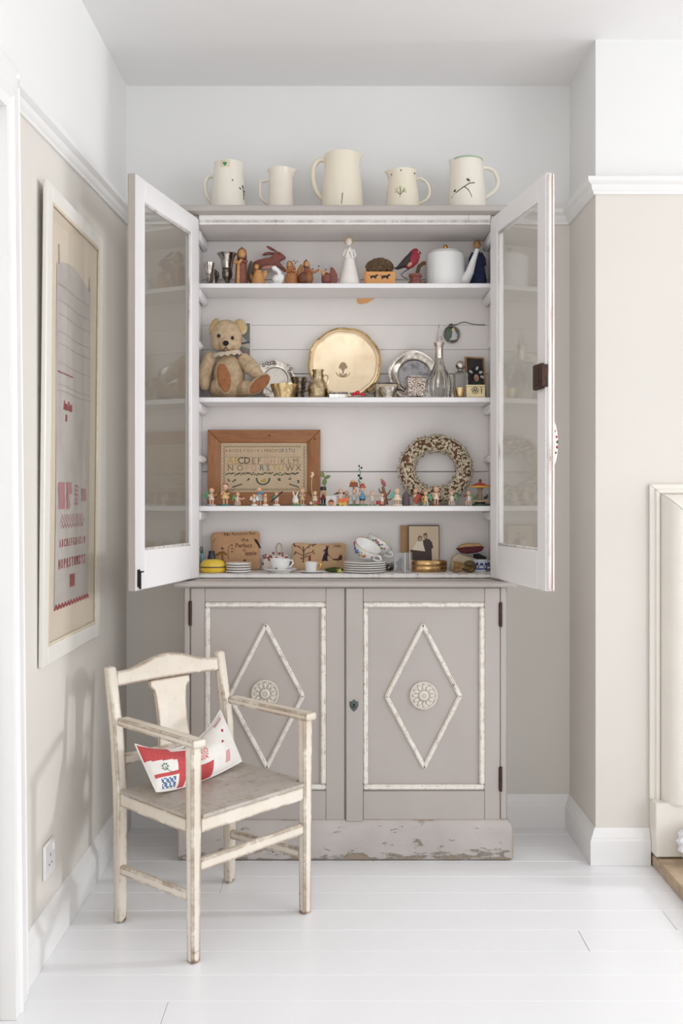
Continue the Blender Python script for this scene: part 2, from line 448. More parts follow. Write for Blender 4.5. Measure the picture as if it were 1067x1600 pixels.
def cl(u, v):
    yy = cy0+(cy1-cy0)*u; top = cz1+.022*math.sin(math.pi*min(1, u*1.2)); 
    zz = cz0+(top-cz0)*v
    if v < .02: zz += .006*abs(math.sin(u*math.pi*13))
    return (.0068+.0008*math.sin(u*9+v*3)*math.sin(v*7), yy+.004*math.sin(v*5), zz)
LIN = weave((222,214,206), (200,190,182), 1500, .9, .15, 'fine_linen')
cloth = obj('linen_cloth', MB().grid(cl, 30, 40), LIN, fr, False)
REDT = plain((178,78,86), .8, 0, .25, 300, 0, 'red_thread'); PINK = plain((206,146,148), .8, 0, .2, 300, 0, 'pink_thread'); GREYT = plain((196,185,178), .8)
LT = Matrix(((0,0,1,0),(1,0,0,0),(0,1,0,0),(0,0,0,1)))
def LTM(yy, zz): return Matrix.Translation((.0081, yy, zz)) @ LT @ Matrix.Diagonal((.62,1,1,1))
m = MB()
n = 24
pts = [(.0083, cy0+(cy1-cy0)*i/n, cz0+.000+(.011 if i % 2 else 0)) for i in range(n+1)]
m.tube(pts, .0022, 5)
for i, ch in enumerate('ABCDEFGHIKLM'): m.text(ch, .030, LTM(cy0+.045+i*.022, cz0+.158), .0005)
for i, ch in enumerate('NOPRSTUWXYZ'): m.text(ch, .036, LTM(cy0+.040+i*.025, cz0+.102), .0005, bold=.01)
m.text('NN', .046, LTM(cy0+.165, cz0+.048), .001, bold=.03)
m.text('Ann First', .034, LTM(cy0+.105, .645), .001, bold=.02); m.text('17', .026, LTM(cy0+.09, .615), .001)
m.tube([(.0083, cy0+.01+.14*i/10, .738+.001*math.sin(i*2)) for i in range(11)], .0015, 5)
def zig(m, z, a, n=9, x0=.05, x1=.27, r=.0006):
    m.tube([(.0084, cy0+x0+(x1-x0)*i/(2*n), z+(a if i % 2 else -a)) for i in range(2*n+1)], r, 4)
zig(m, cz0+.213, .006)
obj('red_stitching', m, REDT, cloth, False, 0, 'stuff')
m = MB(); zig(m, cz0+.235, .008); zig(m, cz0+.224, .004, 10, .04, .29)
def patch(yy0, yy1, zz0, zz1):
    m.grid(lambda u, v: (.0083, cy0+yy0+(yy1-yy0)*u+.004*math.sin(v*6), zz0+(zz1-zz0)*v), 4, 8)
patch(.025,.085,.385,.455); patch(.105,.130,.385,.425); patch(.105,.150,.425,.455); patch(.25,.30,.405,.44)
for i in range(5): patch(.185,.215,.395+i*.012,.402+i*.012)
obj('pink_darning', m, PINK, cloth, False, 0, 'stuff')
m = MB()
for zz in (.96,.92,.885,.84,.81,.76,.705,.69): m.tube([(.0082, cy0+.008+(.32)*i/8, zz+.002*math.sin(i)) for i in range(9)], .0005, 4)
m.tube([(.0078, cy0+.012, cz1), (.0078, cy0+.010, cz1+.05)], .002, 5); m.tube([(.0078, cy1-.02, cz1-.01), (.0078, cy1-.022, cz1+.03), (.0078, cy1-.03, cz1-.005)], .0012, 5)
obj('grey_stitching', m, GREYT, cloth, False, 0, 'stuff')
obj('glazing', MB().box(.0095, .0110, ix0-.004, ix1+.004, iz0-.004, iz1+.004), glass('picture_glass', (.985,.985,.985,1), 0, .8), fr, False, 0)

# ------------------------------------------------------------------ fireplace surround and hearth
IRON = plain((240,234,224), .22, 0, .03, 10, .03, 'cream_gloss_iron')
fx, fz = .950, 1.173; YF_ = YC-.002
r = thing('fireplace_surround', 'cream painted cast fireplace surround at the right edge of the picture', 'fireplace', (1.3, YF_, 0))
prof = [(0,0),(0,.012),(.014,.014),(.017,.022),(.026,.024)]
for i in range(9):
    a = math.pi*i/8; prof.append((.030+.052*(1-math.cos(a)), .018+.064*math.sin(a)))
prof += [(.140,.016),(.160,.014),(.160,0)]
m = MB(); m.sweep(prof, (fx,YF_,.205), (fx,YF_,fz-.0008), X_, -Y_, 0, -1); obj('side_moulding', m, IRON, r, True, 35)
m = MB(); m.sweep(prof, (fx+.0008,YF_,fz), (2.2,YF_,fz), -Z_, -Y_, 1, -1); obj('top_moulding', m, IRON, r, True, 35)
m = MB(); m.sweep(prof, (2.2,YF_,fz-.0008), (2.2,YF_,.205), -X_, -Y_, 1, 0); obj('side_moulding', m, IRON, r, True, 35)
for xx in (fx, 2.03): obj('plinth_block', MB().box(xx+.002, xx+.168, YF_-.062, YF_, .042, .206, .003), IRON, r)
obj('inner_panel', MB().box(fx+.15, 2.06, YF_-.012, YF_, .042, fz-.15), IRON, r)
STONE = plain((196,172,145), .6, 0, .25, 25, .3, 'hearth_stone')
h_ = obj('hearth_slab', MB().box(.956, 2.3, 2.50, YC-.003, 0, .036, .004), STONE)
tag(h_, 'pale brown stone hearth slab on the white floor at the right edge', 'hearth')
t_ = MB()
def ruff(u, v):
    a = u*2*math.pi; b = -math.pi/2+v*math.pi
    r_ = 1+.10*math.sin(9*a+4*v)+.08*math.sin(17*v*3+a*5)
    return (1.062+.058*r_*math.cos(a)*math.cos(b), 2.955+.05*r_*math.sin(a)*math.cos(b), .1065+.058*r_*math.sin(b))
o = obj('white_cloth', MB().grid(ruff, 48, 24), plain((246,246,250), .9, 0, .04, 80, .3, 'white_cotton'))
tag(o, 'crumpled white frilly cloth sitting on the stone hearth', 'cloth')

# ================================================================== CABINET
GREY = chip((186,177,171), (214,204,194), .004, 1.3, .725, (30,30,1.5), 3, .42, .16, 160, .25, (150,140,134), 'grey_paint')
GREYP = chip((200,192,187), (196,176,154), .008, 1.6, .60, (5,5,14), 3.2, .5, .30, 60, 1.0, (128,118,112), 'cracked_grey_paint', (.0,.05,.14))
MOULD = chip((242,237,228), (150,122,102), .005, 1.6, .635, (1,1,1), 40, .4, .18, 160, .3, (170,150,130), 'chipped_white')
CW = chip((243,240,240), (160,140,125), .004, .9, .735, (1,1,1), 18, .38, .05, 110, .12, (190,180,172), 'white_cabinet_paint')
CWB = chip((240,236,232), (150,125,110), .005, 1.6, .625, (6,6,1), 8, .4, .12, 90, .2, (190,165,150), 'worn_white_paint')
INNER = chip((238,232,228), (150,135,122), .002, .5, .80, (1,4,4), 12, .5, .10, 70, .12, (185,172,162), 'inner_white')
RUST = plain((74,52,42), .6, .4, .4, 90, .4, 'rusty_iron'); DKIRON = plain((48,42,40), .5, .5, .3, 80, .2, 'dark_iron')
YF = 3.115
cab = thing('display_cabinet', 'tall grey painted cupboard with open glazed doors above and two panelled doors below', 'cabinet', (.013, 3.28, 0))
P = lambda n, m, mt, par=None, **k: obj(n, m, mt, par or cab, True, **k)
# plinth
def plinth(m, ztop=.128):
    prof_ = [(0,.0),(.012,.004),(.016,.012),(.016,.100),(.012,.112),(.003,.124),(0,ztop)]
    m.sweep(prof_, (wx(287,YF),YF,0), (wx(792,YF),YF,0), -Y_, Z_, -1, 1)
    m.sweep(prof_, (wx(792,YF),YF,0), (wx(792,YF),3.41,0), X_, Z_, -1, 0)
    m.sweep(prof_, (wx(287,YF),3.41,0), (wx(287,YF),YF,0), -X_, Z_, 0, 1)
m = MB(); plinth(m); P('plinth', m, GREYP)
bx0, bx1 = wx(287,YF), wx(792,YF); ctz = .8712
P('base_side', MB().box(bx0, bx0+.018, YF, 3.408, .06, ctz-.018, .002), GREY)
P('base_side', MB().box(bx1-.018, bx1, YF, 3.408, .06, ctz-.018, .002), GREY)
P('base_frame', MB().box(bx0+.0185, bx1-.0185, YF+.006, YF+.02, .1, ctz-.018), GREY)
P('face_stile', MB().box(bx0+.001, wx(296.5,YF), YF-.002, YF+.018, .126, ctz-.018, .003), GREY)
P('face_stile', MB().box(wx(781.5,YF), bx1-.001, YF-.002, YF+.018, .126, ctz-.018, .003), GREY)
ct = MB()
cp = [(-.33,0),(.022,0),(.027,.005),(.027,.012),(.022,.0178),(-.33,.0178)]
ct.sweep([(a, b) for a, b in cp], (bx0-.026,YF,ctz-.0178), (bx1+.026,YF,ctz-.0178), -Y_, Z_, 0, 0)
P('counter_top', ct, GREY)
# cupboard doors
def frame_boxes(m, x0, x1, z0, z1, ix0, ix1, iz0, iz1, ya, yb, b=.002):
    m.box(x0, ix0, ya, yb, z0, z1, b); m.box(ix1, x1, ya, yb, z0, z1, b)
    m.box(ix0, ix1, ya+.0004, yb, z0, iz0, b); m.box(ix0, ix1, ya+.0004, yb, iz1, z1, b)
def cup_door(px0, px1, mx0, mx1, cx, rc, hinge_px, lock):
    Yf = YF-.003; X = lambda p: wx(p, Yf); Z = lambda p: wz(p, Yf)
    m = MB(); frame_boxes(m, X(px0), X(px1), Z(1281), Z(918.5), X(mx0), X(mx1), Z(1236), Z(941), Yf, Yf+.02)
    d = P('cupboard_door', m, GREY)
    P('door_panel', MB().box(X(mx0)-.002, X(mx1)+.002, Yf+.008, Yf+.016, Z(1236)-.002, Z(941)+.002), GREY, d)
    wdt = .016
    def strip(a, b, c, dd, nm='panel_moulding', wd=wdt, pr=.007):
        P(nm, MB().beam(a, b, wd, pr*2, (0,-1,0), .004), MOULD, d)
    q = wdt/2; yq = Yf+.003
    l, r_, tp, bt = X(mx0)+q, X(mx1)-q, Z(941)-q, Z(1234)+q
    strip((l-q,yq,tp),(r_+q,yq,tp),0,0); strip((l-q,yq,bt),(r_+q,yq,bt),0,0)
    strip((l,yq,tp-q),(l,yq,bt+q),0,0); strip((r_,yq,tp-q),(r_,yq,bt+q),0,0)
    C = [(cx, 977), (cx+58, 1088), (cx+2, 1199), (cx-57, 1089)]
    C = [(X(a), Yf+.005, Z(b)) for a, b in C]
    for i in range(4):
        a, b = Vector(C[i]), Vector(C[(i+1) % 4]); e = (b-a).normalized()*.004
        P('diamond_moulding', MB().beam(a-e, b+e, .014, .014, (0,-1,0), .004), MOULD, d)
    # rosette
    R = Matrix.Translation((X(rc[0]), Yf+.008, Z(rc[1]))) @ Matrix.Rotation(math.pi/2, 4, 'X')
    m = MB(); m.lathe([(.0435,0),(.0445,.004),(.043,.010),(.039,.011),(.036,.0075),(.016,.0065),(.0145,.012),(.012,.014),(.008,.014),(.0065,.011),(.003,.0115),(.001,.014)], 40, (0,0,0), R)
    for i in range(12):
        a = 2*math.pi*i/12
        m.ell((.0265*math.cos(a), .0265*math.sin(a), .0075), (.0105,.0048,.006), 8, 6, R, (0,0,a))
    P('rosette', m, chip((232,225,214), (150,125,105), .003, 1.6, .66, (1,1,1), 60, .45, .25, 200, .35, (165,150,132), 'rosette_paint'), d)
    for hy in hinge_px:
        hx = X(px1)+.002 if lock else X(px0)-.001
        m = MB(); m.tube([(hx,Yf-.003,Z(hy+19)),(hx,Yf-.003,Z(hy-19))], .005, 8); m.box(hx-.006, hx+.003, Yf-.002, Yf+.002, Z(hy+17), Z(hy-17))
        P('hinge', m, RUST, d)
    if lock:
        P('lock_stile', MB().box(X(540.5), X(567), Yf-.006, Yf-.0005, Z(1283), Z(918.5), .002), GREY, d)
        sh = [(1.3*a_, 1.2*b_) for a_, b_ in [(0,-.017),(.006,-.011),(.0105,-.002),(.0105,.010),(.006,.009),(0,.015),(-.006,.009),(-.0105,.010),(-.0105,-.002),(-.006,-.011)]]
        m = MB(); m.prism([(X(553)+a, Z(1101)+b) for a, b in sh], Yf-.0085, Yf-.0055, .001)
        e = P('escutcheon', m, plain((92,104,98), .5, .5, .35, 150, .2, 'verdigris'), d)
        m = MB(); m.tube([(X(553),Yf-.009,Z(1100)),(X(553),Yf-.0083,Z(1100))], .0035, 10); m.box(X(553)-.0016, X(553)+.0016, Yf-.009, Yf-.0083, Z(1100)-.009, Z(1100)); P('keyhole', m, BLACK, e)
cup_door(298, 538.5, 320, 509, 415, (414,1084), (958,1210), False)
cup_door(541, 781, 567, 757, 661, (662,1087), (960,1217), True)
# upper carcase
UY = 3.19; sx0, sx1 = -.494, .520
P('side_panel', MB().box(sx0, sx0+.018, UY+.014, 3.412, ctz, 2.035, .001), CW)
P('side_panel', MB().box(sx1-.018, sx1, UY+.014, 3.412, ctz, 2.035, .001), CW)
P('face_frame', MB().box(sx0, -.4575, UY, UY+.014, ctz, 2.035, .002), CWB)
P('face_frame', MB().box(.4785, sx1, UY, UY+.014, ctz, 2.035, .002), CWB)
P('bottom_board', MB().box(sx0+.019, sx1-.019, UY+.018, 3.40, ctz+.001, .8862, .002), CWB)
m = MB()
m.sweep([(-.26,0),(.010,0),(.016,.004),(.016,.019),(.012,.0225),(-.26,.0225)], (-.520,3.166,2.036), (.536,3.166,2.036), -Y_, Z_)
P('top_board', m, GREY)
m = MB()
cor = [(-.012,0),(.002,0),(.004,.004),(.004,.008),(.0015,.010),(.0015,.014),(.007,.018),(.010,.024),(.010,.030),(-.012,.030)]
m.sweep(cor, (-.456,UY,2.0055), (.477,UY,2.0055), -Y_, Z_); P('cornice_moulding', m, CWB)
P('inner_top', MB().box(sx0+.019, sx1-.019, UY+.02, 3.40, 2.008, 2.034), INNER)
zs = [ctz]+[wz(p, 3.40) for p in (775, 737, 584, 546, 508, 437, 376)]+[2.034]
gaps = [.0008]+[{775:.0005,737:.0012,584:.0010,546:.0004,508:.0004,437:.0010,376:.0006}[p] for p in (775, 737, 584, 546, 508, 437, 376)]+[.0008]
for a, b, ga, gb in zip(zs[:-1], zs[1:], gaps[:-1], gaps[1:]):
    dy = random.uniform(0, .0025)
    P('back_board', MB().box(sx0+.018, sx1-.018, 3.401+dy, 3.412, a+ga, b-gb, ga*1.2), INNER, smooth=0)
SH = [wz(443.3,3.24), wz(621.0,3.24), wz(790.5,3.24)]; SH_B = .8862
for zt, th in zip(SH, (.0155,.0165,.0172)):
    P('shelf', MB().box(sx0+.020, sx1-.020, 3.232, 3.3995, zt-th, zt, .0015), CW)
def bearers(z):
    for sxx, sg in ((sx0+.0185, 1), (sx1-.0185, -1)):
        P('shelf_bearer', MB().box(min(sxx, sxx+sg*.020), max(sxx, sxx+sg*.020), 3.225, 3.399, z-.030, z, .006), CW)
for z_ in (SH[0]-.016, SH[1]-.017, SH[2]-.0178, 2.000): bearers(z_)
for pz, ye in ((712, 3.399), (537, 3.30)):
    for sxx, sg in ((sx0+.0185, 1), (sx1-.0185, -1)):
        P('shelf_bearer', MB().box(min(sxx, sxx+sg*.018), max(sxx, sxx+sg*.018), 3.225, ye, wz(pz,3.3)-.022, wz(pz,3.3), .006), CW)
# glazed doors
GL = glass('door_glass', (.93,.925,.91,1), 0, 1.0)
GLBACK = GREY
def glazed(hx, sgn, ang, name_lab):
    """local frame: u along the door away from the hinge, w = inner face normal"""
    hz, top = .8755, 2.0245; wd = .466; T = .0215
    D = Vector((sgn*math.sin(ang), -math.cos(ang), 0)); N = Vector((-sgn*math.cos(ang), -math.sin(ang), 0))   # N: inner face, towards the opening
    O = Vector((hx, UY-.002, 0))
    def pt(u, n, z): return O+D*u-N*n+Vector((0,0,z))
    Mx = Matrix(((D.x,-N.x,0,O.x),(D.y,-N.y,0,O.y),(0,0,1,0),(0,0,0,1)))
    iu0, iu1, jz0, jz1 = .063, .404, .984, 1.9625
    def bxx(m, u0, u1, n0, n1, z0, z1, b=.003): return m.box(u0, u1, n0, n1, z0, z1, b, Mx)
    m = MB(); bxx(m, 0, iu0, 0, T, hz, top); bxx(m, iu1, wd, 0, T, hz, top)
    bxx(m, iu0, iu1, .0005, T-.0005, hz, jz0); bxx(m, iu0, iu1, .0005, T-.0005, jz1, top)
    m.cm = 1
    bxx(m, 0, wd-.0004, T, T+.002, hz+.0004, jz0-.01, .0005); bxx(m, 0, wd-.0004, T, T+.002, jz1+.01, top-.0004, .0005); bxx(m, 0, iu0-.01, T, T+.002, hz, top, .0005); bxx(m, iu1+.01, wd-.0004, T, T+.002, hz, top, .0005)
    if sgn < 0:
        bxx(m, wd, wd+.0015, .0015, T, hz+.001, top-.001, .0004)
    d = P('glazed_door', m, [CW, GREY] if sgn < 0 else [CW, CW], label=name_lab)
    P('glass_pane', MB().box(iu0-.004, iu1+.004, .0095, .0125, jz0-.004, jz1+.004, 0, Mx), GL, d, smooth=0)
    for q in ((iu0, iu0+.007, jz0, jz1), (iu1-.005, iu1, jz0, jz1), (iu0, iu1, jz0, jz0+.007), (iu0, iu1, jz1-.006, jz1)):
        P('glazing_bead', MB().box(q[0], q[1], .003, .0095, q[2], q[3], .0025, Mx), CWB, d)
    if sgn < 0:
        m = MB(); bxx(m, wd-.022, wd-.009, -.004, 0, .886, .934, .001); bxx(m, wd-.018, wd-.013, -.009, -.003, .880, .930, .001); bxx(m, wd-.034, wd-.011, -.010, -.006, .925, .929, .001)
        P('bolt', m, DKIRON, d)
    else:
        m = MB(); bxx(m, wd-.062, wd-.004, -.014, .0, 1.432, 1.502, .003); bxx(m, wd-.05, wd-.015, -.0175, -.012, 1.442, 1.492, .003)
        bxx(m, wd-.002, wd+.004, -.012, .012, 1.436, 1.498, .001)
        rl = P('rim_lock', m, RUST, d); P('lock_slot', MB().box(wd-.040, wd-.026, -.0178, -.017, 1.448, 1.486, 0, Mx), BLACK, rl)
        m = MB(); bxx(m, wd-.002, wd+.006, .004, .017, hz+.002, top-.004, .004); bxx(m, wd-.001, wd+.003, T-.003, T+.004, hz, top-.002, .001); P('meeting_bead', m, chip((242,236,233), (208,170,150), .005, 1.6, .61, (12,12,1.5), 5, .4, .12, 90, .2, (205,180,165), 'rubbed_white'), d)
        m = MB()
        zc = 1.283; rr = []
        m.tube([Mx @ Vector((wd-.035, T+.004+.015*math.sin(math.pi*i/12), zc+.062*math.cos(math.pi*i/12))) for i in range(13)], [.004]+[.009]*11+[.004], 10)
        hd = P('pull_handle', m, plain((240,232,220), .15, 0, .03, 40, 0, 'china'), d, label='white china pull handle painted with flowers')
        for cc, zz in (((150,40,45), .018), ((60,95,60), .004), ((150,40,45), -.010), ((60,95,60), -.026), ((190,120,120), .034)):
            P('painted_flower', MB().ell(Mx @ Vector((wd-.030, T+.024-.2*abs(zz), zc+zz)), (.005,.005,.006), 8, 6), plain(cc, .3), hd)
    return d
glazed(-.4560, -1, math.atan2(.109,.452), 'left door, bolt at its foot')
glazed(.4765, 1, math.atan2(.082,.455), 'right door, rusty lock on its edge')

# ================================================================== CHAIR
CH = chip((233,224,210), (156,112,76), .010, 2.6, .65, (1,1,1), 15, .42, .30, 90, .35, (182,156,122), 'chair_paint', (.0,.07,.16), .27)
SEAT = chip((190,180,172), (222,210,194), .004, .8, .50, (1,1,1), 11, .45, .35, 60, .3, (150,135,122), 'seat_paint')
FL, FRr, RL, RR = Vector((-.361,2.43,0)), Vector((-.0996,2.718,0)), Vector((-.5915,2.66,0)), Vector((-.33,2.934,0))
fw = Vector((.707,-.707,0)); rt = Vector((.7,.714,0))
ch = thing('armchair', 'low wooden armchair in chipped cream paint standing before the cupboard', 'chair', ((FL+FRr+RL+RR)/4)[:])
Q = lambda n, m, mt=CH: obj(n, m, mt, ch)
z = lambda p, h: Vector((p.x, p.y, h))
for p in (FL, FRr): Q('leg', MB().beam(z(p,0), z(p,.534), .026, .026, fw, .004, .031, .031))
for p in (RL, RR):
    m = MB(); b = -fw
    pts = [z(p,0)+b*-.0, z(p,.35), z(p,.50)+b*.016, z(p,.676)+b*.050]
    s_ = .030
    for i in range(3): pass
    rings = []
    for q_, hw in zip([pts[0]+Vector((0,0,.002)), pts[0]+Vector((0,0,.006)), pts[1], pts[2], pts[3]-Vector((0,0,.006)), pts[3]], (.011,.0135,.0155,.015,.0135,.009)):
        c = hw*.72
        rings.append([q_+fw*a+rt*bb_ for a, bb_ in ((hw,-c),(hw,c),(c,hw),(-c,hw),(-hw,c),(-hw,-c),(-c,-hw),(c,-hw))])
    m.loops(rings); Q('leg', m)
for a, b, h in ((FL, RL, .547), (FRr, RR, .549)):
    d = (a-b).normalized(); m = MB(); m.beam(z(b,h-.009)+d*.012, z(a,h-.011)+d*.026, .036, .021, Z_, .004, .040, .021); Q('armrest', m)
# seat rails and seat
def mid(a, b, h): return z(a,h), z(b,h)
for nm, a, b in (('seat_rail',FL,FRr),('seat_rail',FL,RL),('seat_rail',FRr,RR),('seat_rail',RL,RR)):
    d = (b-a).normalized(); Q(nm, MB().beam(z(a,.331)+d*.014, z(b,.331)-d*.014, .020, .038, Z_, .003))
def seatf(m):
    o1 = fw*.016; 
    c = [RL-fw*.004-rt*.0-rt*.012, FL-fw*.017-rt*.012, FL+o1+rt*.017-fw*.0, FRr+o1-rt*.017, FRr-fw*.017+rt*.012, RR-fw*.004+rt*.012]
    # notch round the front posts
    c = [RL+fw*.018-rt*.012, FL-fw*.018-rt*.012, FL-fw*.018+rt*.018, FL+o1+rt*.018, FRr+o1-rt*.018, FRr-fw*.018-rt*.018, FRr-fw*.018+rt*.012, RR+fw*.018+rt*.012]
    lo = [z(p,.3505) for p in c]; hi = [z(p,.3565) for p in c]
    cen = sum(c, Vector())/len(c)
    hi2 = [z(p+(cen-p)*.012,.3585) for p in c]
    m.loops([lo, hi, hi2])
m = MB(); seatf(m); Q('seat', m, SEAT)
for a, b, h, w_, hh_ in ((FL,RL,.150,.018,.026),(FRr,RR,.152,.018,.026),(FL,FRr,.232,.018,.030)):
    d = (b-a).normalized(); Q('stretcher', MB().beam(z(a,h+(.008 if h < .2 else 0))+d*.012, z(b,h-(.008 if h < .2 else 0))-d*.012, w_, hh_, Z_, .004))
# back: crest rail, lower rail, splat
bk = lambda h: -fw*(.050*(h-.35)/.326)
def backpt(t, h, n=0): return z(RL+(RR-RL)*t, h)+bk(h)+fw*n
m = MB(); N = 16; rings = []
for i in range(N+1):
    t = .035+.93*i/N; s2 = math.sin(math.pi*max(0, min(1, (t-.12)/.76)))
    top = .660+.031*s2**1.5; bot = .621+.004*math.sin(math.pi*t)
    rings.append([backpt(t, bot+.003, .009), backpt(t, top-.003, .009), backpt(t, top, .006), backpt(t, top, -.006), backpt(t, top-.003, -.009), backpt(t, bot+.003, -.009), backpt(t, bot, -.006), backpt(t, bot, .006)])
m.loops(rings); Q('crest_rail', m)
Q('back_rail', MB().beam(backpt(.04,.428), backpt(.96,.428), .018, .028, Z_, .003))
sil = [(.440,.145),(.470,.135),(.500,.128),(.540,.130),(.575,.138),(.594,.146),(.600,.165),(.606,.178),(.614,.180),(.622,.172)]
m = MB(); rings = []
for h, hw in sil: rings.append([backpt(.5-hw, h, .006), backpt(.5+hw, h, .006), backpt(.5+hw, h, -.006), backpt(.5-hw, h, -.006)])
m.loops(rings); Q('splat', m)
# cushion
WH = plain((243,238,232), .9, 0, .05, 30, .2, 'cream_cotton'); RD = plain((208,86,88), .9, 0, .22, 260, .2, 'red_cotton'); BL = plain((96,128,168), .9, 0, .45, 200, .2, 'blue_print')
RDD = plain((170,40,52), .9)
PKC = plain((226,170,172), .9, 0, .2, 300)
cpt = {(0,0): W(240,1240,2.583), (1,0): W(302,1226,2.70), (2,0): W(373,1192,2.865), (0,1): W(207,1166,2.655), (1,1): W(287,1168,2.79), (2,1): W(340,1112,2.935)}
cen = sum(cpt.values(), Vector())/6
def cpos(u, v):
    k = u*2; 
    def q3(a, b, c): # quadratic through three
        return a*((1-u)*(1-2*u))+b*(4*u*(1-u))+c*(u*(2*u-1))
    b = q3(cpt[0,0],cpt[1,0],cpt[2,0]); t = q3(cpt[0,1],cpt[1,1],cpt[2,1]); return b*(1-v)+t*v
nrm = (cpt[2,0]-cpt[0,0]).cross(cpt[0,1]-cpt[0,0]).normalized()
def cside(sg):
    def f(u, v):
        e = (max(0, min(1, 4*u*(1-u)))*max(0, min(1, 4*v*(1-v))))**.55
        p = cpos(u, v); wr = .004*math.sin(14*u+9*v)*e
        pin = .018*math.exp(-((u-.52)/.16)**2)*v
        return p+fw*.012+nrm*sg*((.050 if sg > 0 else .016)*e+wr*(sg > 0)-pin*.6*(sg > 0))+Vector((0,0,.006-pin*.4))
    return f
def cpat(u, v):
    if u < .25 and v > .60-.3*u: return 1
    if .24 < u < .44 and .28 < v < .80: return 1
    if .07 < u < .22 and .02 < v < .20: return 2 if (int(u*64)+int(v*22)) % 3 else 0
    if u < .33 and v < .30 and u > .02: return 1 if u > .25 or v > .22 else 0
    if .44 < u < .66 and v < .27: return 1
    if .46 < u < .60 and .38 < v < .68: return 1 if (int(u*70)+int(v*34)) % 2 == 0 else 0
    if .48 < u < .56 and .72 < v < .82: return 1
    if .80 < u < .86 and .10 < v < .30: return 4
    if abs(u-.80)+abs(v-.52)*.6 < .022 or abs(u-.86)+abs(v-.72)*.6 < .022: return 3
    if .80 < u < .95 and .90 < v < .94 and int(u*90) % 2: return 3
    if .04 < u < .22 and .74 < v < .79 and int(u*80) % 2: return 0
    return 0
m = MB(); m.grid(cside(1), 90, 40, mi=cpat)
m.grid(cside(-1), 40, 20)
cu = obj('cushion', m, [WH, RD, BL, RDD, PKC], None, True, 60)
tag(cu, 'small red and white patchwork cushion lying on the chair seat', 'cushion')
cs = [p_+fw*.012+Z_*.0075 for p_ in [cpos(i/40, 0) for i in range(40)]+[cpos(1, i/20) for i in range(20)]+[cpos(1-i/40, 1) for i in range(40)]+[cpos(0, 1-i/20) for i in range(20)]]
obj('seam_piping', MB().tube(cs, .0022, 6, True), WH, cu)
m = MB()
for i in range(7):
    a = i*.9; p = cside(1)(.13+.022*math.cos(a), .42+.06*math.sin(a))+nrm*.001; m.ell(p, .0025, 6, 4)
m.tube([cside(1)(.13,.42)+nrm*.001, cside(1)(.15,.34)+nrm*.001, cside(1)(.20,.27)+nrm*.001], .0008, 5)
obj('embroidered_sprig', m, plain((110,150,120), .8), cu)
# ================================================================== THINGS ON TOP: five jugs
TOPZ = 2.0587
CREAM = plain((242,232,212), .12, 0, .03, 14, 0, 'cream_glaze'); CREAM2 = plain((240,230,216), .14, 0, .03, 14, 0, 'pale_cream_glaze'); CREAM3 = plain((243,236,222), .12, 0, .03, 14, 0, 'ivory_glaze')
DKG = plain((60,66,60), .4); GRN = plain((70,140,95), .4); OLV = plain((120,130,80), .5); PURP = plain((70,60,105), .4)
def lathe_spout(m, prof, dirx, amt, zs, n=40, wid=.33):
    rings = []
    for r, z in prof:
        g = []
        for k in range(n):
            a = 2*math.pi*k/n; da = math.atan2(math.sin(a-(0 if dirx > 0 else math.pi)), math.cos(a-(0 if dirx > 0 else math.pi)))
            t = max(0, min(1, (z-zs[0])/(zs[1]-zs[0])))
            rr = max(r, .001)+(amt*t*t*math.exp(-(da/wid)**2) if r > 2 else 0)
            g.append((rr*math.cos(a), rr*math.sin(a), z))
        rings.append(g)
    return m.loops(rings)
JG = 'cream jugs in a row on top of the cabinet'
def jug(label, px, Y, rows, mat, spout, amt, hand, hr, hflat=1.4):
    it = It('jug', label, 'jug', px, Y, TOPZ, JG)
    pr = [(r, it.Z(py) if py is not None else 0) for py, r in rows]
    top = pr[-1]; zt = top[1]
    prof = [(pr[0][0]*.9, 0)]+pr+[(top[0]-.8, zt+.5), (top[0]-1.8, zt-.3)]+[(max(r-2.2, 1), z) for r, z in reversed(pr[1:-1])]+[(pr[0][0]-3, 3), (.01, 3)]
    prof = [(.01, 0)]+prof
    it.p('body', lathe_spout(it.mb(), prof, spout, amt, (zt*.72, zt)), mat)
    N = len(hand); H_ = [(it.X(x), 0, it.Z(y)) for x, y in hand]
    # smooth the handle
    pts = []
    for i in range(N-1):
        p0 = Vector(H_[max(i-1,0)]); p1 = Vector(H_[i]); p2 = Vector(H_[i+1]); p3 = Vector(H_[min(i+2,N-1)])
        for j in range(5):
            t = j/5; pts.append(.5*((2*p1)+(p2-p0)*t+(2*p0-5*p1+4*p2-p3)*t*t+(3*p1-p0-3*p2+p3)*t**3))
    pts.append(Vector(H_[-1])); 
    it.p('handle', it.mb().tube(pts, hr, 10, flat=hflat), mat)
    return it
def onbody(it, r, x, z, th=.3): 
    return -math.sqrt(max(r*r-x*x, 0))-th
j = jug('short cream jug with a green heart patch under its rim, leftmost of the five', 356.5, 3.29, [(None,27.5),(330,27.3),(300,26),(270,23),(258,22),(255.5,22)], CREAM3, 1, 2.5, [(335,276),(325,277),(320.5,290),(323,306),(332,318)], 3.0)
def wrap(m, it, x0, x1, z0, z1, rf, n=8):
    def f(u, v):
        x = x0+(x1-x0)*u; z = z0+(z1-z0)*v; return (x, onbody(it, rf(z), x, z), z)
    m.grid(f, n, 3); return m
j.p('square_patch', wrap(j.mb(), j, -10, 5, j.Z(268), j.Z(257), lambda z: 22.6), plain((226,216,190), .2))
m = j.mb(); zz = j.Z(263)
for dx in (-1.4, 1.4): m.ell((-2.5+dx, onbody(j, 22.6, -2.5, 0), zz+.8), (1.9, .5, 1.9), 8, 6)
m.ell((-2.5, onbody(j, 22.6, -2.5, 0), zz-.9), (2.0,.5,2.4), 8, 6); j.p('heart', m, GRN, kind='stuff')
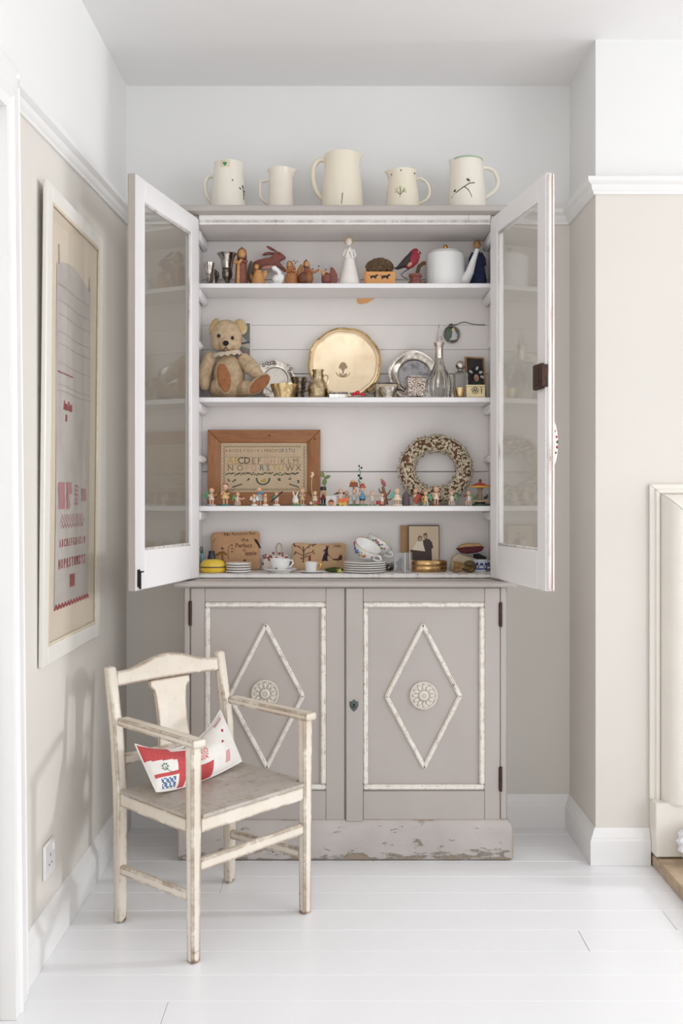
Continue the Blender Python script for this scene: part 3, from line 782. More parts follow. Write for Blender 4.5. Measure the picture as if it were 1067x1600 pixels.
def dots(it, pts, rf, mat, nm='painted_spot'):
    for x, y, r in pts:
        X = it.X(x); Z = it.Z(y); it.p(nm, it.mb().ell((X, onbody(it, rf, X, Z, 0), Z), (r, .6, r*1.2), 8, 6), mat)
dots(j, [(380,295,1.6),(377,300,1.3),(382,301,1.4)], 26, PURP, 'painted_berry'); dots(j, [(376,299,1.3),(366,289,1.2),(382,306,1.1)], 26, OLV, 'painted_leaf')
m = j.mb(); X = 25.6; m.tube([(it_x, onbody(j, 27, it_x, 0, -.1), j.Z(y)) for it_x, y in ((24.5,296),(25.2,305),(25.5,315))], .6, 5); j.p('painted_stem', m, DKG)
j = jug('small cream jug with an angular handle and a pointed spout, second from the left', 438.5, 3.28, [(None,20.6),(325,20.4),(300,19),(280,18.4),(271,19),(267.5,20.6),(266,20.8)], CREAM2, 1, 6, [(422,282),(413,283),(407,284),(406,292),(407,308),(413,315),(420,320)], 2.1, 1.5)
j = jug('tallest cream jug with a plain straight body and long looped handle, in the middle', 534.5, 3.28, [(None,33.2),(320,33),(290,31),(262,27.5),(250,26.5),(245,27.2),(242.5,27.2)], CREAM, 1, 4.5, [(510,261),(509,252),(499,250),(490,262),(490,285),(497,303),(510,316)], 3.9, 1.2)
m = j.mb(); m.tube([(it_x, onbody(j, 33, it_x, 0, -.1), j.Z(y)) for it_x, y in ((-1,328),(0,318),(.6,311))], .6, 5); j.p('painted_stem', m, DKG)
j = jug('squat cream jug painted with a little tree, spotted rim, fourth from the left', 629, 3.28, [(None,26.5),(322,26.4),(300,24.5),(282,21.5),(274,21.5),(270,22.3),(268.5,22.3)], CREAM, -1, 6, [(650,281),(657,279),(668,288),(671,302),(665,313),(652,319)], 2.2, 1.4)
m = j.mb()
tr = lambda x, y: (j.X(x), onbody(j, 25.4, j.X(x), 0, 0), j.Z(y))
for a, b in (((623,322),(624,306)),((624,312),(619,306)),((624,311),(630,305)),((624,307),(624,302)),((617,321),(617,316))): m.tube([tr(*a), tr(*b)], .5, 5)
j.p('painted_tree', m, DKG, kind='stuff')
dots(j, [(619,303,2),(624,300,2.2),(630,303,2),(617,307,1.4),(632,307,1.4),(627,306,1.6)], 25.0, plain((196,200,150), .4), 'painted_leaf')
dots(j, [(625,273,1.0),(647,275,1.0),(611,277,.9)], 22.3, plain((80,45,40), .4)); 
j = jug('cream jug painted with two birds on a bough, green rim, rightmost of the five', 729.5, 3.28, [(None,30),(325,29.8),(300,28.5),(275,26.5),(260,25),(253,24.2),(250.5,24.2)], CREAM3, -1, 4.5, [(752,264),(760,262),(772,268),(778,284),(772,299),(757,310)], 3.2, 1.3)
m = j.mb(); tr = lambda x, y: (j.X(x), onbody(j, 29, j.X(x), 0, -.2), j.Z(y))
m.tube([tr(*p) for p in ((704,313),(712,306),(720,301),(730,295),(738,294))], .8, 5); j.p('painted_bough', m, DKG)
m = j.mb(); m.tube([tr(*p) for p in ((722,300),(728,305),(732,312),(734,320))], .7, 5); j.p('painted_bough', m, DKG)
for a, b in ((709,304),(728,290)): j.p('painted_bird', j.mb().ell(tr(a, b), (3.2,.6,1.6), 8, 6, R=(0,-.6 if a < 720 else .7,0)), DKG)
m = j.mb(); m.lathe([(24.0,j.Z(253.5)),(24.75,j.Z(253)),(24.7,j.Z(251)),(23.9,j.Z(250.2))], 40); j.p('green_band', m, plain((176,196,170), .2))

# ================================================================== SHELF 1
SILV = metal((214,206,196), .16, (96,84,72), .42, 55); SILVD = metal((150,140,132), .22, (52,46,42), .55, 60, 'tarnished_silver'); SILVW = metal((226,200,150), .16, (120,92,56), .4, 30, 'gilt_silver')
GOLDP = metal((253,234,203), .38, (240,214,176), .25, 9, 'pale_gilt'); GOLD = metal((222,176,92), .18, (150,110,50), .3, 60, 'gold')
WD = wood((196,132,80), (160,98,56)); WDL = wood((222,168,104), (196,136,80)); WDD = wood((134,84,56), (100,60,40)); WDR = wood((150,88,72), (120,66,54))
WPORC = plain((244,243,240), .12, 0, .02, 20, 0, 'white_porcelain'); BISQ = plain((244,238,232), .45, 0, .05, 60, .1, 'white_bisque')
YBK, YMD, YFR = 3.365, 3.32, 3.27
S1, S2, S3, S4 = SH[0]+.0003, SH[1]+.0003, SH[2]+.0003, SH_B+.0003
def stdlathe(name, label, cat, px, Y, z, part, rows, mat, group=None, n=28, **k):
    it = It(name, label, cat, px, Y, z, group); it.lathe(part, rows, mat, n, **k); return it
i_ = stdlathe('goblet', 'small silver goblet at the left end of the top shelf', 'goblet', 326.5, YFR, S1, 'cup', [(433,3),(431,2.6),(427,6),(418,7.8),(412,9.2),(411,9.3),(412,8.6),(426,5),(427,.01)], SILV)
i_.lathe('stem', [(None,.01),(None,8.5),(446,8),(443,4),(438,2.4),(432,2.6),(431,.01)], SILVD)
i_ = It('cream_pot', 'tiny tarnished silver pot between the two goblets on the top shelf', 'pot', 333.5, YBK, S1)
i_.lathe('body', [(None,.01),(None,4.5),(440,6.5),(430,6.6),(424,4.5),(422,5.2),(424,3.5),(426,.01)], SILVD)
m = i_.mb(); m.tube([(i_.X(336)+6*math.sin(a), -3, i_.Z(431)+7*math.cos(a)) for a in [math.pi*k/10 for k in range(11)]], 1.2, 6); i_.p('handle', m, SILVD)
i_ = stdlathe('goblet', 'large flared silver goblet on a dark stem, top shelf', 'goblet', 355, YMD, S1, 'cup', [(421,7),(420,8.6),(414,9.2),(404,11.2),(399,14.2),(397,16),(396.4,16),(398,13.5),(405,9.5),(419,6),(420,.01)], SILV)
i_.lathe('stem', [(None,.01),(None,8),(447,7.5),(441,3.5),(437,4.5),(434,7.4),(427,8.4),(421.5,7.6),(421,.01)], SILVD)
# carved figures
def eyes(it, hd, x, y, z, dx, r, mat=None):
    for s_ in (-1, 1): it.p('eye', it.mb().ell((x+s_*dx, y, z), (r, r*.6, r), 6, 4), mat or BLACK, hd)
i_ = It('carved_figure', 'tall carved wooden figure with a brown bob, top shelf', 'figurine', 377, YFR+.01, S1, 'carved wooden figures on the top shelf')
i_.lathe('robe', [(None,.01),(None,10),(440,10),(420,9.2),(408,8.4),(406,4.5),(405,.01)], WDR)
i_.p('apron', i_.mb().prism([(-7,0),(-1.5,0),(-1.5,36),(-5,36)], -10.6, -7.5, .6), WDL)
hd = i_.p('head', i_.mb().ell((1,-1,i_.Z(397)), (6.2,6.0,8), 14, 10), WDL)
m = i_.mb(); m.lathe([(7.2,i_.Z(405)),(8.0,i_.Z(403)),(7.5,i_.Z(396)),(6.6,i_.Z(391)),(3.6,i_.Z(388)),(1.2,i_.Z(387)),(1.1,i_.Z(385.5)),(.01,i_.Z(385))], 18, (0.6,2.2,0), sx=1, sy=.85); i_.p('hair', m, WDD)
m = i_.mb(); m.tube([(-7,-3,i_.Z(408)),(-9,-8,i_.Z(411)),(-3,-11,i_.Z(413)),(2,-10.4,i_.Z(408))], [3.2,3.2,2.6,2.2], 8); i_.p('arm', m, WDL)
m = i_.mb(); m.tube([(8,-2,i_.Z(409)),(8,-8,i_.Z(411)),(2,-10.5,i_.Z(409))], [2.6,2.6,2.0], 8); i_.p('arm', m, WDR)
eyes(i_, hd, 1, -6.6, i_.Z(397), 2.3, .6)
i_.p('wing', i_.mb().ell((13.5,4,i_.Z(423)), (4.2,1.6,17), 12, 10, R=(0,.10,0)), plain((92,88,70), .6, 0, .3, 60), label='dark olive wing')
# rabbit cut-out
i_ = It('carved_rabbit', 'leaping brown wooden rabbit with long ears, top shelf', 'ornament', 418, YBK-.004, S1)
k1 = lambda a, b: (i_.X(310+a/8.89), i_.Z(370+b/8.89)); k2 = lambda a, b: (i_.X(400+a/8.208), i_.Z(370+b/8.208))
o_ = [k1(745,400),k1(770,355),k1(830,325),k1(960,300)]+[k2(150,285),k2(195,262),k2(222,235),k2(225,205),k2(262,190),k2(310,205),k2(355,238),k2(380,265),k2(365,285),k2(330,300),k2(305,312),k2(315,345),k2(345,380),k2(380,410),k2(388,440),k2(365,450),k2(330,425),k2(300,400),k2(265,385),k2(200,380),k2(120,380),k2(60,395)]+[k1(870,430),k1(830,470),k1(800,520),k1(770,600),(k1(745,0)[0],0),(k1(700,0)[0],0),k1(725,560),k1(755,480)]
i_.p('body', i_.mb().prism(o_, -4.5, 4.5, 1.3), wood((160,94,78), (128,72,58), .55, (12,12,12)))
i_.p('ear', i_.mb().prism([k2(128,128),k2(160,125),k2(205,145),k2(265,186),k2(240,192),k2(190,178),k2(150,150)], -4.5, -1, .8), WDR)
i_.p('ear', i_.mb().prism([k2(75,230),k2(110,200),k2(170,188),k2(225,200),k2(250,215),k2(215,225),k2(150,228),k2(110,236)], .5, 4.5, .8), WDR)
i_.p('belly', i_.mb().prism([k1(870,440),k1(920,415),k1(1010,405),k1(1060,415),k1(1000,455),k1(930,465)], -5.2, -4.2, .3), plain((206,150,140), .6), label='pale pink belly')
i_.p('eye', i_.mb().ell((k2(300,232)[0], -4.6, k2(0,232)[1]), (.9,.5,.9), 6, 4), BLACK)
# small pale-wood angel in front
i_ = It('carved_figure', 'small pale wood angel bowing in front of the rabbit, top shelf', 'figurine', 403.5, YFR, S1, 'carved wooden figures on the top shelf')
i_.lathe('robe', [(None,.01),(None,10.5),(440,10.2),(430,7.5),(423,5),(421,.01)], WDL)
i_.p('wing', i_.mb().ell((7,3,i_.Z(432)), (4.5,1.8,12), 10, 8, R=(0,.45,0)), WDL); i_.p('wing', i_.mb().ell((-9,3,i_.Z(436)), (3,1.8,9), 10, 8, R=(0,-.35,0)), WD)
hd = i_.p('head', i_.mb().ell((-2.5,-2,i_.Z(417.5)), (3.6,3.6,4.2), 10, 8), WDL); i_.p('hair', i_.mb().ell((-2.7,-.6,i_.Z(416)), (3.8,3.6,3.6), 10, 8), WD)
# white porcelain
i_ = It('porcelain_figurine', 'small curled white porcelain figurine below the leaping rabbit, top shelf', 'figurine', 432, YFR, S1)
i_.p('body', i_.mb().ell((2,0,i_.Z(436)), (9,6.5,7.5), 14, 10), WPORC); i_.p('neck', i_.mb().tube([(-1,-2,8),(4,-2,14),(5,-2,19),(1,-2,24),(-3,-2,26)], [4.5,4,3.4,3.6,4.2], 10), WPORC)
i_.p('wing', i_.mb().ell((7,-3,10), (4.5,3,8), 10, 8, R=(0,.3,0)), WPORC); i_.p('head', i_.mb().ell((-3,-3,26.5), (4.6,4,4), 10, 8), WPORC); i_.p('foot', i_.mb().lathe([(.01,0),(11,0),(11,2),(8,4),(.01,4)], 16), WPORC)
# hooded figure with flowers
i_ = It('carved_figure', 'honey coloured wooden angel holding tiny flowers, beside the white porcelain figurine', 'figurine', 455, YFR+.005, S1, 'carved wooden figures on the top shelf')
i_.lathe('robe', [(None,.01),(None,10.5),(440,10.5),(430,9),(425,5.5),(423.5,8),(417,6),(416,.01)], WD)
hd = i_.p('head', i_.mb().ell((-2.5,-1.2,i_.Z(414)), (4.2,4.2,5.4), 12, 8), WDL); i_.p('hair', i_.mb().lathe([(4.6,i_.Z(419)),(5,i_.Z(416)),(4.8,i_.Z(411)),(3,i_.Z(408)),(.01,i_.Z(407.4))], 14, (-2.5,1.2,0)), WDD)
eyes(i_, hd, -2.5, -5.2, i_.Z(414), 1.6, .5)
for s_ in (-1, 1): i_.p('arm', i_.mb().tube([(s_*5,-1,i_.Z(420)),(s_*6.5,-6,i_.Z(425)),(1,-9,i_.Z(425))], [2.2,2.2,1.7], 8), WD)
for x, y in ((459,408),(462,411),(464.5,409)): 
    i_.p('flower', i_.mb().ell((i_.X(x), -2, i_.Z(y)), (1.5,1,1.5), 8, 6), plain((160,140,120), .6))
i_.p('flower_stem', i_.mb().tube([(3,-8,i_.Z(424)),(5,-3,i_.Z(414)),(6.5,-2,i_.Z(409))], .4, 5), WDD)
i_.p('wing', i_.mb().ell((12.5,9.5,i_.Z(426)), (5.2,1.6,15.5), 12, 10, R=(0,.22,0)), WDL, label='pale wing')
# reaching figure
i_ = It('carved_figure', 'dark brown wooden figure stretching an arm to the right, top shelf', 'figurine', 480, YFR+.002, S1, 'carved wooden figures on the top shelf')
i_.p('robe', i_.mb().ell((-3,0,11), (12,9.5,11), 16, 12), WDD); i_.p('panel', i_.mb().ell((3,-3,11.6), (6.5,7.5,11.5), 14, 10), wood((172,108,66),(140,84,50)))
i_.lathe('body', [(430,7),(424,5.5),(419,4.6),(417,.01)], WDR, 14)
hd = i_.p('head', i_.mb().ell((-1,-1.5,i_.Z(413)), (3.9,3.9,5), 12, 8), WDL); i_.p('hair', i_.mb().lathe([(4.4,i_.Z(418)),(4.6,i_.Z(413)),(4.0,i_.Z(409)),(1.6,i_.Z(406.8)),(1,i_.Z(405.4)),(.01,i_.Z(405))], 14, (-1.8,.8,0)), WDD)
i_.p('arm', i_.mb().tube([(3,-3,i_.Z(421)),(9,-5,i_.Z(427)),(14,-5,i_.Z(425)),(18,-5,i_.Z(422.5))], [2.6,2.4,2.2,2], 8), WD)
i_.p('hand', i_.mb().ell((18,-5,i_.Z(423)), (2,1.6,1.6), 8, 6), WDL)
# card
i_ = It('greeting_card', 'white dotted card leaning at the back of the top shelf', 'card', 500, YBK+.022, S1, None, 0, -.04)
i_.p('sheet', i_.mb().box(-15.5,15.5,-.3,.3,0,i_.Z(411)), plain((236,232,230), .7))
for x, y in ((498,415.5),(509,421),(489,420),(503,429)): i_.p('printed_dot', i_.mb().ell((i_.X(x),-.4,i_.Z(y)), (1.3,.2,1.3), 8, 4), plain((110,70,90), .6))
i_ = It('carved_figure', 'small kneeling red brown figure with a round wing, facing the reaching one', 'figurine', 513, YFR+.003, S1, 'carved wooden figures on the top shelf')
i_.p('body', i_.mb().ell((-3,0,10.6), (8,7,10.4), 14, 10), WDR); i_.p('wing', i_.mb().prism([(5,0),(11,1),(14.5,8),(14,17),(10,25),(6,29),(3,28),(2,16),(3,5)], -2, 2, .8), WDR)
i_.p('arm', i_.mb().tube([(-7,-3,16),(-9.6,-5,21),(-10.4,-5,24)], [2.2,2,1.7], 8), WDL); hd = i_.p('head', i_.mb().ell((-7,-1,20), (3.4,3.4,3.6), 10, 8), WDL)
# white angel
i_ = It('porcelain_angel', 'slim white angel with short golden hair praying, top shelf', 'figurine', 546, YFR+.01, S1)
i_.lathe('gown', [(None,.01),(None,16.2),(440,16),(425,12),(412,9),(407,8.2),(400,8.4),(392,7),(387,3),(385,.01)], BISQ, 28, flute=12, fd=.02)
hd = i_.p('head', i_.mb().ell((-1,-.6,i_.Z(378)), (5,5,6), 14, 10), plain((248,234,222), .3)); 
m = i_.mb()
for k in range(26):
    a = random.uniform(0, 6.28); b = random.uniform(-.2, 1.5)
    m.ell((-1+5*math.cos(a)*math.cos(b), 1.6+4.2*math.sin(a)*math.cos(b), i_.Z(377.5)+6*math.sin(b)), 2.2, 6, 5)
i_.p('hair', m, plain((214,182,120), .6, 0, .25, 120), kind='stuff'); eyes(i_, hd, -1, -5.4, i_.Z(378), 1.8, .5)
for s_ in (-1, 1): i_.p('arm', i_.mb().tube([(s_*6,-2,i_.Z(391)),(s_*9,-6,i_.Z(402)),(s_*5,-9.5,i_.Z(405)),(s_*1.5,-10,i_.Z(393))], [2.6,2.4,2.1,1.4], 8), BISQ)
i_.p('hands', i_.mb().ell((0,-10.2,i_.Z(392)), (1.6,1.3,3.6), 8, 6), BISQ)
# match box with moss nest
i_ = It('matchbox', 'orange wooden box with two black dachshunds, under the moss nest', 'box', 593, YFR+.014, S1)
i_.p('tray', i_.mb().box(-24,24,-11,11,0,i_.Z(426.5),.6), plain((222,160,96), .5, 0, .06, 30)); i_.p('lid_edge', i_.mb().box(-24.3,-20,-11.3,11.3,0,i_.Z(426.2),.5), plain((204,140,82), .5))
def dog(m, x, z, s_):
    m.ell((x,-11.2,z), (5*s_,.4,1.7*s_), 10, 6); m.ell((x+5.4*s_,-11.2,z+1.9*s_), (2.2*s_,.4,1.3*s_), 8, 5, R=(0,-.2,0)); m.ell((x+4.2*s_,-11.2,z+1.2*s_), (1.2*s_,.4,2*s_), 6, 5)
    for dx in (-4,-2.9,2.8,3.9): m.tube([(x+dx*s_,-11.2,z-.6),(x+dx*s_,-11.2,z-3.3*s_)], .55*s_, 5)
    m.tube([(x-4.6*s_,-11.2,z+.6),(x-7.2*s_,-11.2,z+2.4*s_)], .35, 4)
for x in (583,601): m = i_.mb(); dog(m, i_.X(x), i_.Z(434.5), 1.0 if x < 590 else 1.15); i_.p('printed_dog', m, BLACK, kind='stuff')
i_ = It('moss_nest', 'brown dried moss nest on the orange box', 'nest', 593, YFR+.016, wz(426.5,3.284)+.0006)
m = i_.mb()
for k in range(900):
    a = random.uniform(0, 6.28); b = math.asin(random.uniform(-.55, .98)); c_ = Vector((20.5*math.cos(a)*math.cos(b), 11*math.sin(a)*math.cos(b), 9+13.5*math.sin(b)*(.9 if abs(math.cos(a)) > .5 else 1)))
    c_.z = max(c_.z, 1.2); d_ = Vector((random.gauss(0,1), random.gauss(0,1), random.gauss(0,1))).normalized()*random.uniform(1.5, 3)
    a_, b_ = c_-d_, c_+d_; a_.z = max(a_.z, .8); b_.z = max(b_.z, .8); m.tube([a_, b_], random.uniform(.35,.7), 3)
m.ell((0,0,11.8), (19,10,11.2), 16, 10)
i_.p('moss', m, plain((126,102,78), .95, 0, .6, 220, 0, 'dry_moss'), kind='stuff')
# bird
i_ = It('toy_bird', 'crimson and black bird perched on a wire over a wooden reel', 'ornament', 642, YFR-.002, S1)
CRIM = plain((148,40,56), .7, 0, .35, 90, .2, 'crimson'); BIRDK = plain((52,42,44), .7, 0, .3, 90, .2)
kk = lambda a, b: (i_.X(520+a/7.113), i_.Z(365+b/7.113))
i_.p('body', i_.mb().tube([(*kk(820,380)[:1],0,kk(0,380)[1]),(kk(850,340)[0],0,kk(0,340)[1]),(kk(885,290)[0],0,kk(0,290)[1]),(kk(905,240)[0],0,kk(0,240)[1]),(kk(915,200)[0],0,kk(0,200)[1]),(kk(912,170)[0],0,kk(0,172)[1])], [4,8,10,9.2,7.6,3.5], 12), CRIM)
i_.p('wing', i_.mb().prism([kk(860,215),kk(885,240),kk(870,310),kk(820,360),kk(760,375),kk(690,400),kk(740,340),kk(800,270)], -8.5, -5.5, 1), BIRDK); 
i_.p('wing', i_.mb().prism([kk(860,215),kk(885,240),kk(870,310),kk(820,360),kk(800,270)], 5.5, 8.5, 1), BIRDK)
i_.p('tail', i_.mb().prism([kk(830,330),kk(835,365),kk(720,400),kk(680,385),kk(760,345)], -3, 3, .8), BIRDK)
i_.p('beak', i_.mb().lathe([(2.4,0),(1.6,3),(.01,6)], 8, (kk(950,0)[0]-1,-1,kk(0,215)[1]), None), plain((226,196,176), .5)) if False else i_.p('cheek', i_.mb().ell((kk(940,0)[0],-4,kk(0,215)[1]), (2.4,3,2), 8, 6), plain((230,206,190), .6))
i_.p('beak', i_.mb().tube([(kk(955,0)[0],-1,kk(0,205)[1]),(kk(985,0)[0],-1,kk(0,228)[1])], [1.8,.3], 6), BIRDK)
i_.p('eye', i_.mb().ell((kk(925,0)[0],-6.6,kk(0,190)[1]), (1,.6,1), 6, 5), BLACK)
i_.p('breast_patch', i_.mb().ell((kk(850,0)[0],-5.5,kk(0,350)[1]), (5,4,3.4), 8, 6, R=(0,-.7,0)), plain((206,150,120), .7, 0, .4, 200))
i_.p('wire_leg', i_.mb().tube([(kk(860,0)[0],0,kk(0,385)[1]),(kk(800,0)[0],0,kk(0,420)[1]),(kk(755,0)[0],0,kk(0,455)[1]),(kk(790,0)[0],0,kk(0,490)[1]),(kk(830,0)[0],0,kk(0,500)[1])], .7, 6), DKIRON)
i_.p('reel_base', i_.mb().lathe([(.01,0),(12,0),(12,4.5),(8.5,5.5),(8.5,12),(10.5,13),(10.5,17),(.01,17)], 20, (7,0,0)), WDR)
# teapot
i_ = It('teapot', 'white faceted teapot with a gold knob and bamboo handle, top shelf', 'teapot', 696, YMD+.008, S1, None, -.35)
TP = plain((245,245,243), .1, 0, .015, 20, 0, 'white_china')
Rz = Matrix.Rotation(math.pi/8, 4, 'Z')
b_ = i_.p('body', i_.mb().lathe([(.01,0),(29,0),(30.5,1),(30.8,i_.Z(404)),(29.5,i_.Z(398.5)),(27,i_.Z(396.5)),(.01,i_.Z(396.5))], 14, M=Rz), TP, smooth=32)
ld = i_.p('lid', i_.mb().lathe([(.01,i_.Z(396.4)),(26,i_.Z(396.4)),(24,i_.Z(394)),(12,i_.Z(392.4)),(3,i_.Z(391.8)),(.01,i_.Z(391.8))], 24), TP)
i_.p('knob', i_.mb().lathe([(1.6,i_.Z(391.8)),(1.5,i_.Z(390.6)),(3,i_.Z(389)),(3.7,i_.Z(386.3)),(2.8,i_.Z(383.4)),(.01,i_.Z(382))], 16), GOLD, ld)
i_.p('spout', i_.mb().tube([(24,0,12),(33,0,14),(38.5,0,24),(43,0,38),(47,0,49),(50.5,0,58.5)], [10,8.5,6.6,5,3.8,3.2], 14), TP)
i_.p('handle', i_.mb().tube([(-29,0,i_.Z(409)),(-36,0,i_.Z(408)),(-43,0,i_.Z(413)),(-46,0,i_.Z(424)),(-44,0,i_.Z(435)),(-37,0,i_.Z(441)),(-29,0,i_.Z(440))], 3, 10), plain((128,98,62), .5, 0, .35, 80), label='brown bamboo handle')
# blue angel
i_ = It('cloth_angel', 'dark blue robed angel with straw hair behind the teapot spout', 'figurine', 745, YBK-.01, S1)
i_.lathe('robe', [(None,.01),(None,16),(440,15.5),(420,12),(404,9),(398,7),(393,4),(391,.01)], plain((38,48,84), .8, 0, .3, 90, .2, 'navy_cloth'), 24, flute=9, fd=.03)
hd = i_.p('head', i_.mb().ell((0,0,i_.Z(383)), (5.2,5.2,6.2), 12, 8), plain((206,160,110), .7)); i_.p('hair', i_.mb().ell((.5,1.6,i_.Z(381.5)), (6.3,5.6,6.3), 12, 8), plain((176,132,78), .9, 0, .4, 160, .4))
eyes(i_, hd, 0, -5, i_.Z(383), 1.9, .6)
for s_ in (-1, 1): i_.p('arm', i_.mb().tube([(s_*6,0,i_.Z(396)),(s_*10,-3,i_.Z(405)),(s_*11.5,-5,i_.Z(416))], [3,3.2,2.6], 8), plain((38,48,84), .8, 0, .3, 90, .2, 'navy_cloth'))

# paper tag under the top shelf
i_ = It('paper_tag', 'folded orange paper tag poking out below the top shelf', 'tag', 571, 3.226, wz(475.5,3.226))
i_.p('fold', i_.mb().prism([(-14,i_.Z(466)),(15,i_.Z(466)),(2,i_.Z(474)),(-9,i_.Z(475.4)),(-13,i_.Z(473))], -.7, .5, .2), plain((200,146,92), .7))

# ================================================================== SHELF 2
# teddy bear
PL = plain((204,178,144), .95, 0, .28, 60, .5, 'worn_plush'); PL2 = plain((212,180,128), .95, 0, .25, 80, .5, 'golden_plush'); PAD = plain((156,102,66), .9, 0, .25, 60, .4, 'rust_felt'); BLK = plain((20,16,15), .15)
def fuse(o, vox):
    md = o.modifiers.new('r', 'REMESH'); md.mode = 'VOXEL'; md.voxel_size = vox; md.use_smooth_shade = True
    sm = o.modifiers.new('s', 'SMOOTH'); sm.iterations = 6; sm.factor = .5
it = It('teddy_bear', 'old worn golden teddy bear sitting at the left end of the second shelf', 'teddy bear', 352, 3.335, S2)
it.root.location.x += .0085
q = lambda x, y, dy=0: (it.X(x), dy, it.Z(y))
m = it.mb(); m.ell(q(353,588), (25.5,20,35.5), 24, 18); m.ell(q(352,603), (27,21,20.5), 20, 14); bd = it.p('body', m, PL); fuse(bd, .0025)
m = it.mb(); m.ell(q(350,524,-2), (24.5,21,24), 24, 18); m.ell(q(352,540,-15), (13.5,14,10.5), 18, 14); m.ell(q(338,537,-6), (12,13,12), 14, 10); m.ell(q(363,538,-6), (11,13,12), 14, 10)
hd = it.p('head', m, PL); fuse(hd, .0025)
def ear(c_, r_, R_):
    m = it.mb(); m.ell(c_, r_, 16, 10, R=R_); e = it.p('ear', m, PL, hd); m = it.mb(); m.ell((c_[0], c_[1]-2.6, c_[2]), (r_[0]*.7,r_[1]*.6,r_[2]*.72), 12, 8, R=R_); it.p('inner_ear', m, PL2, e)
ear(q(331,511,-4), (7,4,14), (0,.38,0)); ear(q(372,511,-2), (10,4.5,13), (0,-.45,0))
for x, y, rx_ in ((340.5,528.3,2.9),(361.8,531.6,2.5)): it.p('eye', it.mb().ell(q(x,y,-22.2), (rx_,1.8,3), 10, 8), BLK, hd)
it.p('nose', it.mb().ell(q(352,540.5,-28.2), (4.8,2.6,4.1), 12, 8), plain((26,20,20), .8), hd)
for p_ in ([(352,544),(352,547),(348,550.5),(345,551.5)],[(352,547),(356,550.5),(358,551)]): it.p('mouth_stitch', it.mb().tube([q(a, b, -28.5+abs(a-352)*.3+max(0,(b-544))*.5) for a, b in p_], .5, 5), BLACK, hd)
def limb(nm, pts, rs):
    m = it.mb(); m.tube([q(*p) for p in pts], rs, 14)
    m.ell(q(*pts[0]), rs[0]*1.0, 12, 8); m.ell(q(*pts[-1]), rs[-1]*1.0, 12, 8); o = it.p(nm, m, PL); fuse(o, .0022); return o
limb('arm', [(325,560,-6),(320,574,-12),(318,590,-17),(319,604,-20)], [9.5,10,9.5,8])
limb('arm', [(378,563,-4),(388,574,-10),(397,584,-16),(404,590,-19)], [11,12,10,7.5])
l1 = limb('leg', [(335,609,-2),(340,606,-18),(347,603,-30)], [13,13,11])
m = it.mb(); m.ell(q(350,596,-42), (11.5,5,24), 18, 12, R=(0,-.20,0)); f1 = it.p('foot', m, PL, l1); m = it.mb(); m.ell(q(351,596,-45.5), (10.2,3.2,22.5), 18, 12, R=(0,-.20,0)); it.p('foot_pad', m, PAD, f1)
l2 = limb('leg', [(372,609,-3),(384,608,-16),(396,609,-22)], [12,12.5,10.5])
m = it.mb(); m.ell(q(403.5,603.5,-32), (21,5,10.5), 18, 12, R=(0,-.72,0)); f2 = it.p('foot', m, PL, l2); m = it.mb(); m.ell(q(404.5,604,-34.5), (19.4,3.6,9), 18, 12, R=(0,-.72,0)); it.p('foot_pad', m, PAD, f2)
def collar(u, v):
    a = -.25+u*(math.pi+.5); rr = 20+v*6+1.0*math.sin(u*60)*v
    return (-2+1.02*rr*math.cos(a), -4-.86*rr*math.sin(a), it.Z(550)-v*7+3*math.cos(a)-1.2*math.sin(u*60)*v-abs(math.sin(a))*2)
it.p('lace_collar', it.mb().grid(collar, 90, 6), plain((226,208,186), .9, 0, .35, 260, .5, 'lace'))
# postcard
i_ = It('postcard', 'picture postcard with a white border standing behind the teddy bear', 'postcard', 370, 3.391, S2+.1345, None, 0, -.02)
i_.z = S2
pz = lambda y: (HY-y)+(H-(S2+.1345))/i_.u
i_.p('card', i_.mb().box(i_.X(346),i_.X(393),-.3,.3,pz(563),pz(501)), plain((240,234,228), .6))
i_.p('picture', i_.mb().box(i_.X(349),i_.X(390.5),-.5,-.25,pz(560),pz(505)), plain((128,132,124), .5, 0, .35, 14))
m = i_.mb(); m.prism([(i_.X(372),pz(540)),(i_.X(379),pz(526)),(i_.X(390),pz(538)),(i_.X(390),pz(545))], -.7, -.45); i_.p('painted_hill', m, plain((196,190,176), .6))
m = i_.mb(); m.prism([(i_.X(370),pz(558)),(i_.X(372),pz(548)),(i_.X(384),pz(545)),(i_.X(390),pz(550)),(i_.X(390),pz(560)),(i_.X(372),pz(560))], -.7, -.45); i_.p('painted_field', m, plain((146,128,130), .6))
m = i_.mb(); m.prism([(i_.X(374),pz(536)),(i_.X(390),pz(533)),(i_.X(390),pz(536)),(i_.X(374),pz(539))], -.8, -.5); i_.p('painted_band', m, plain((84,86,92), .6))
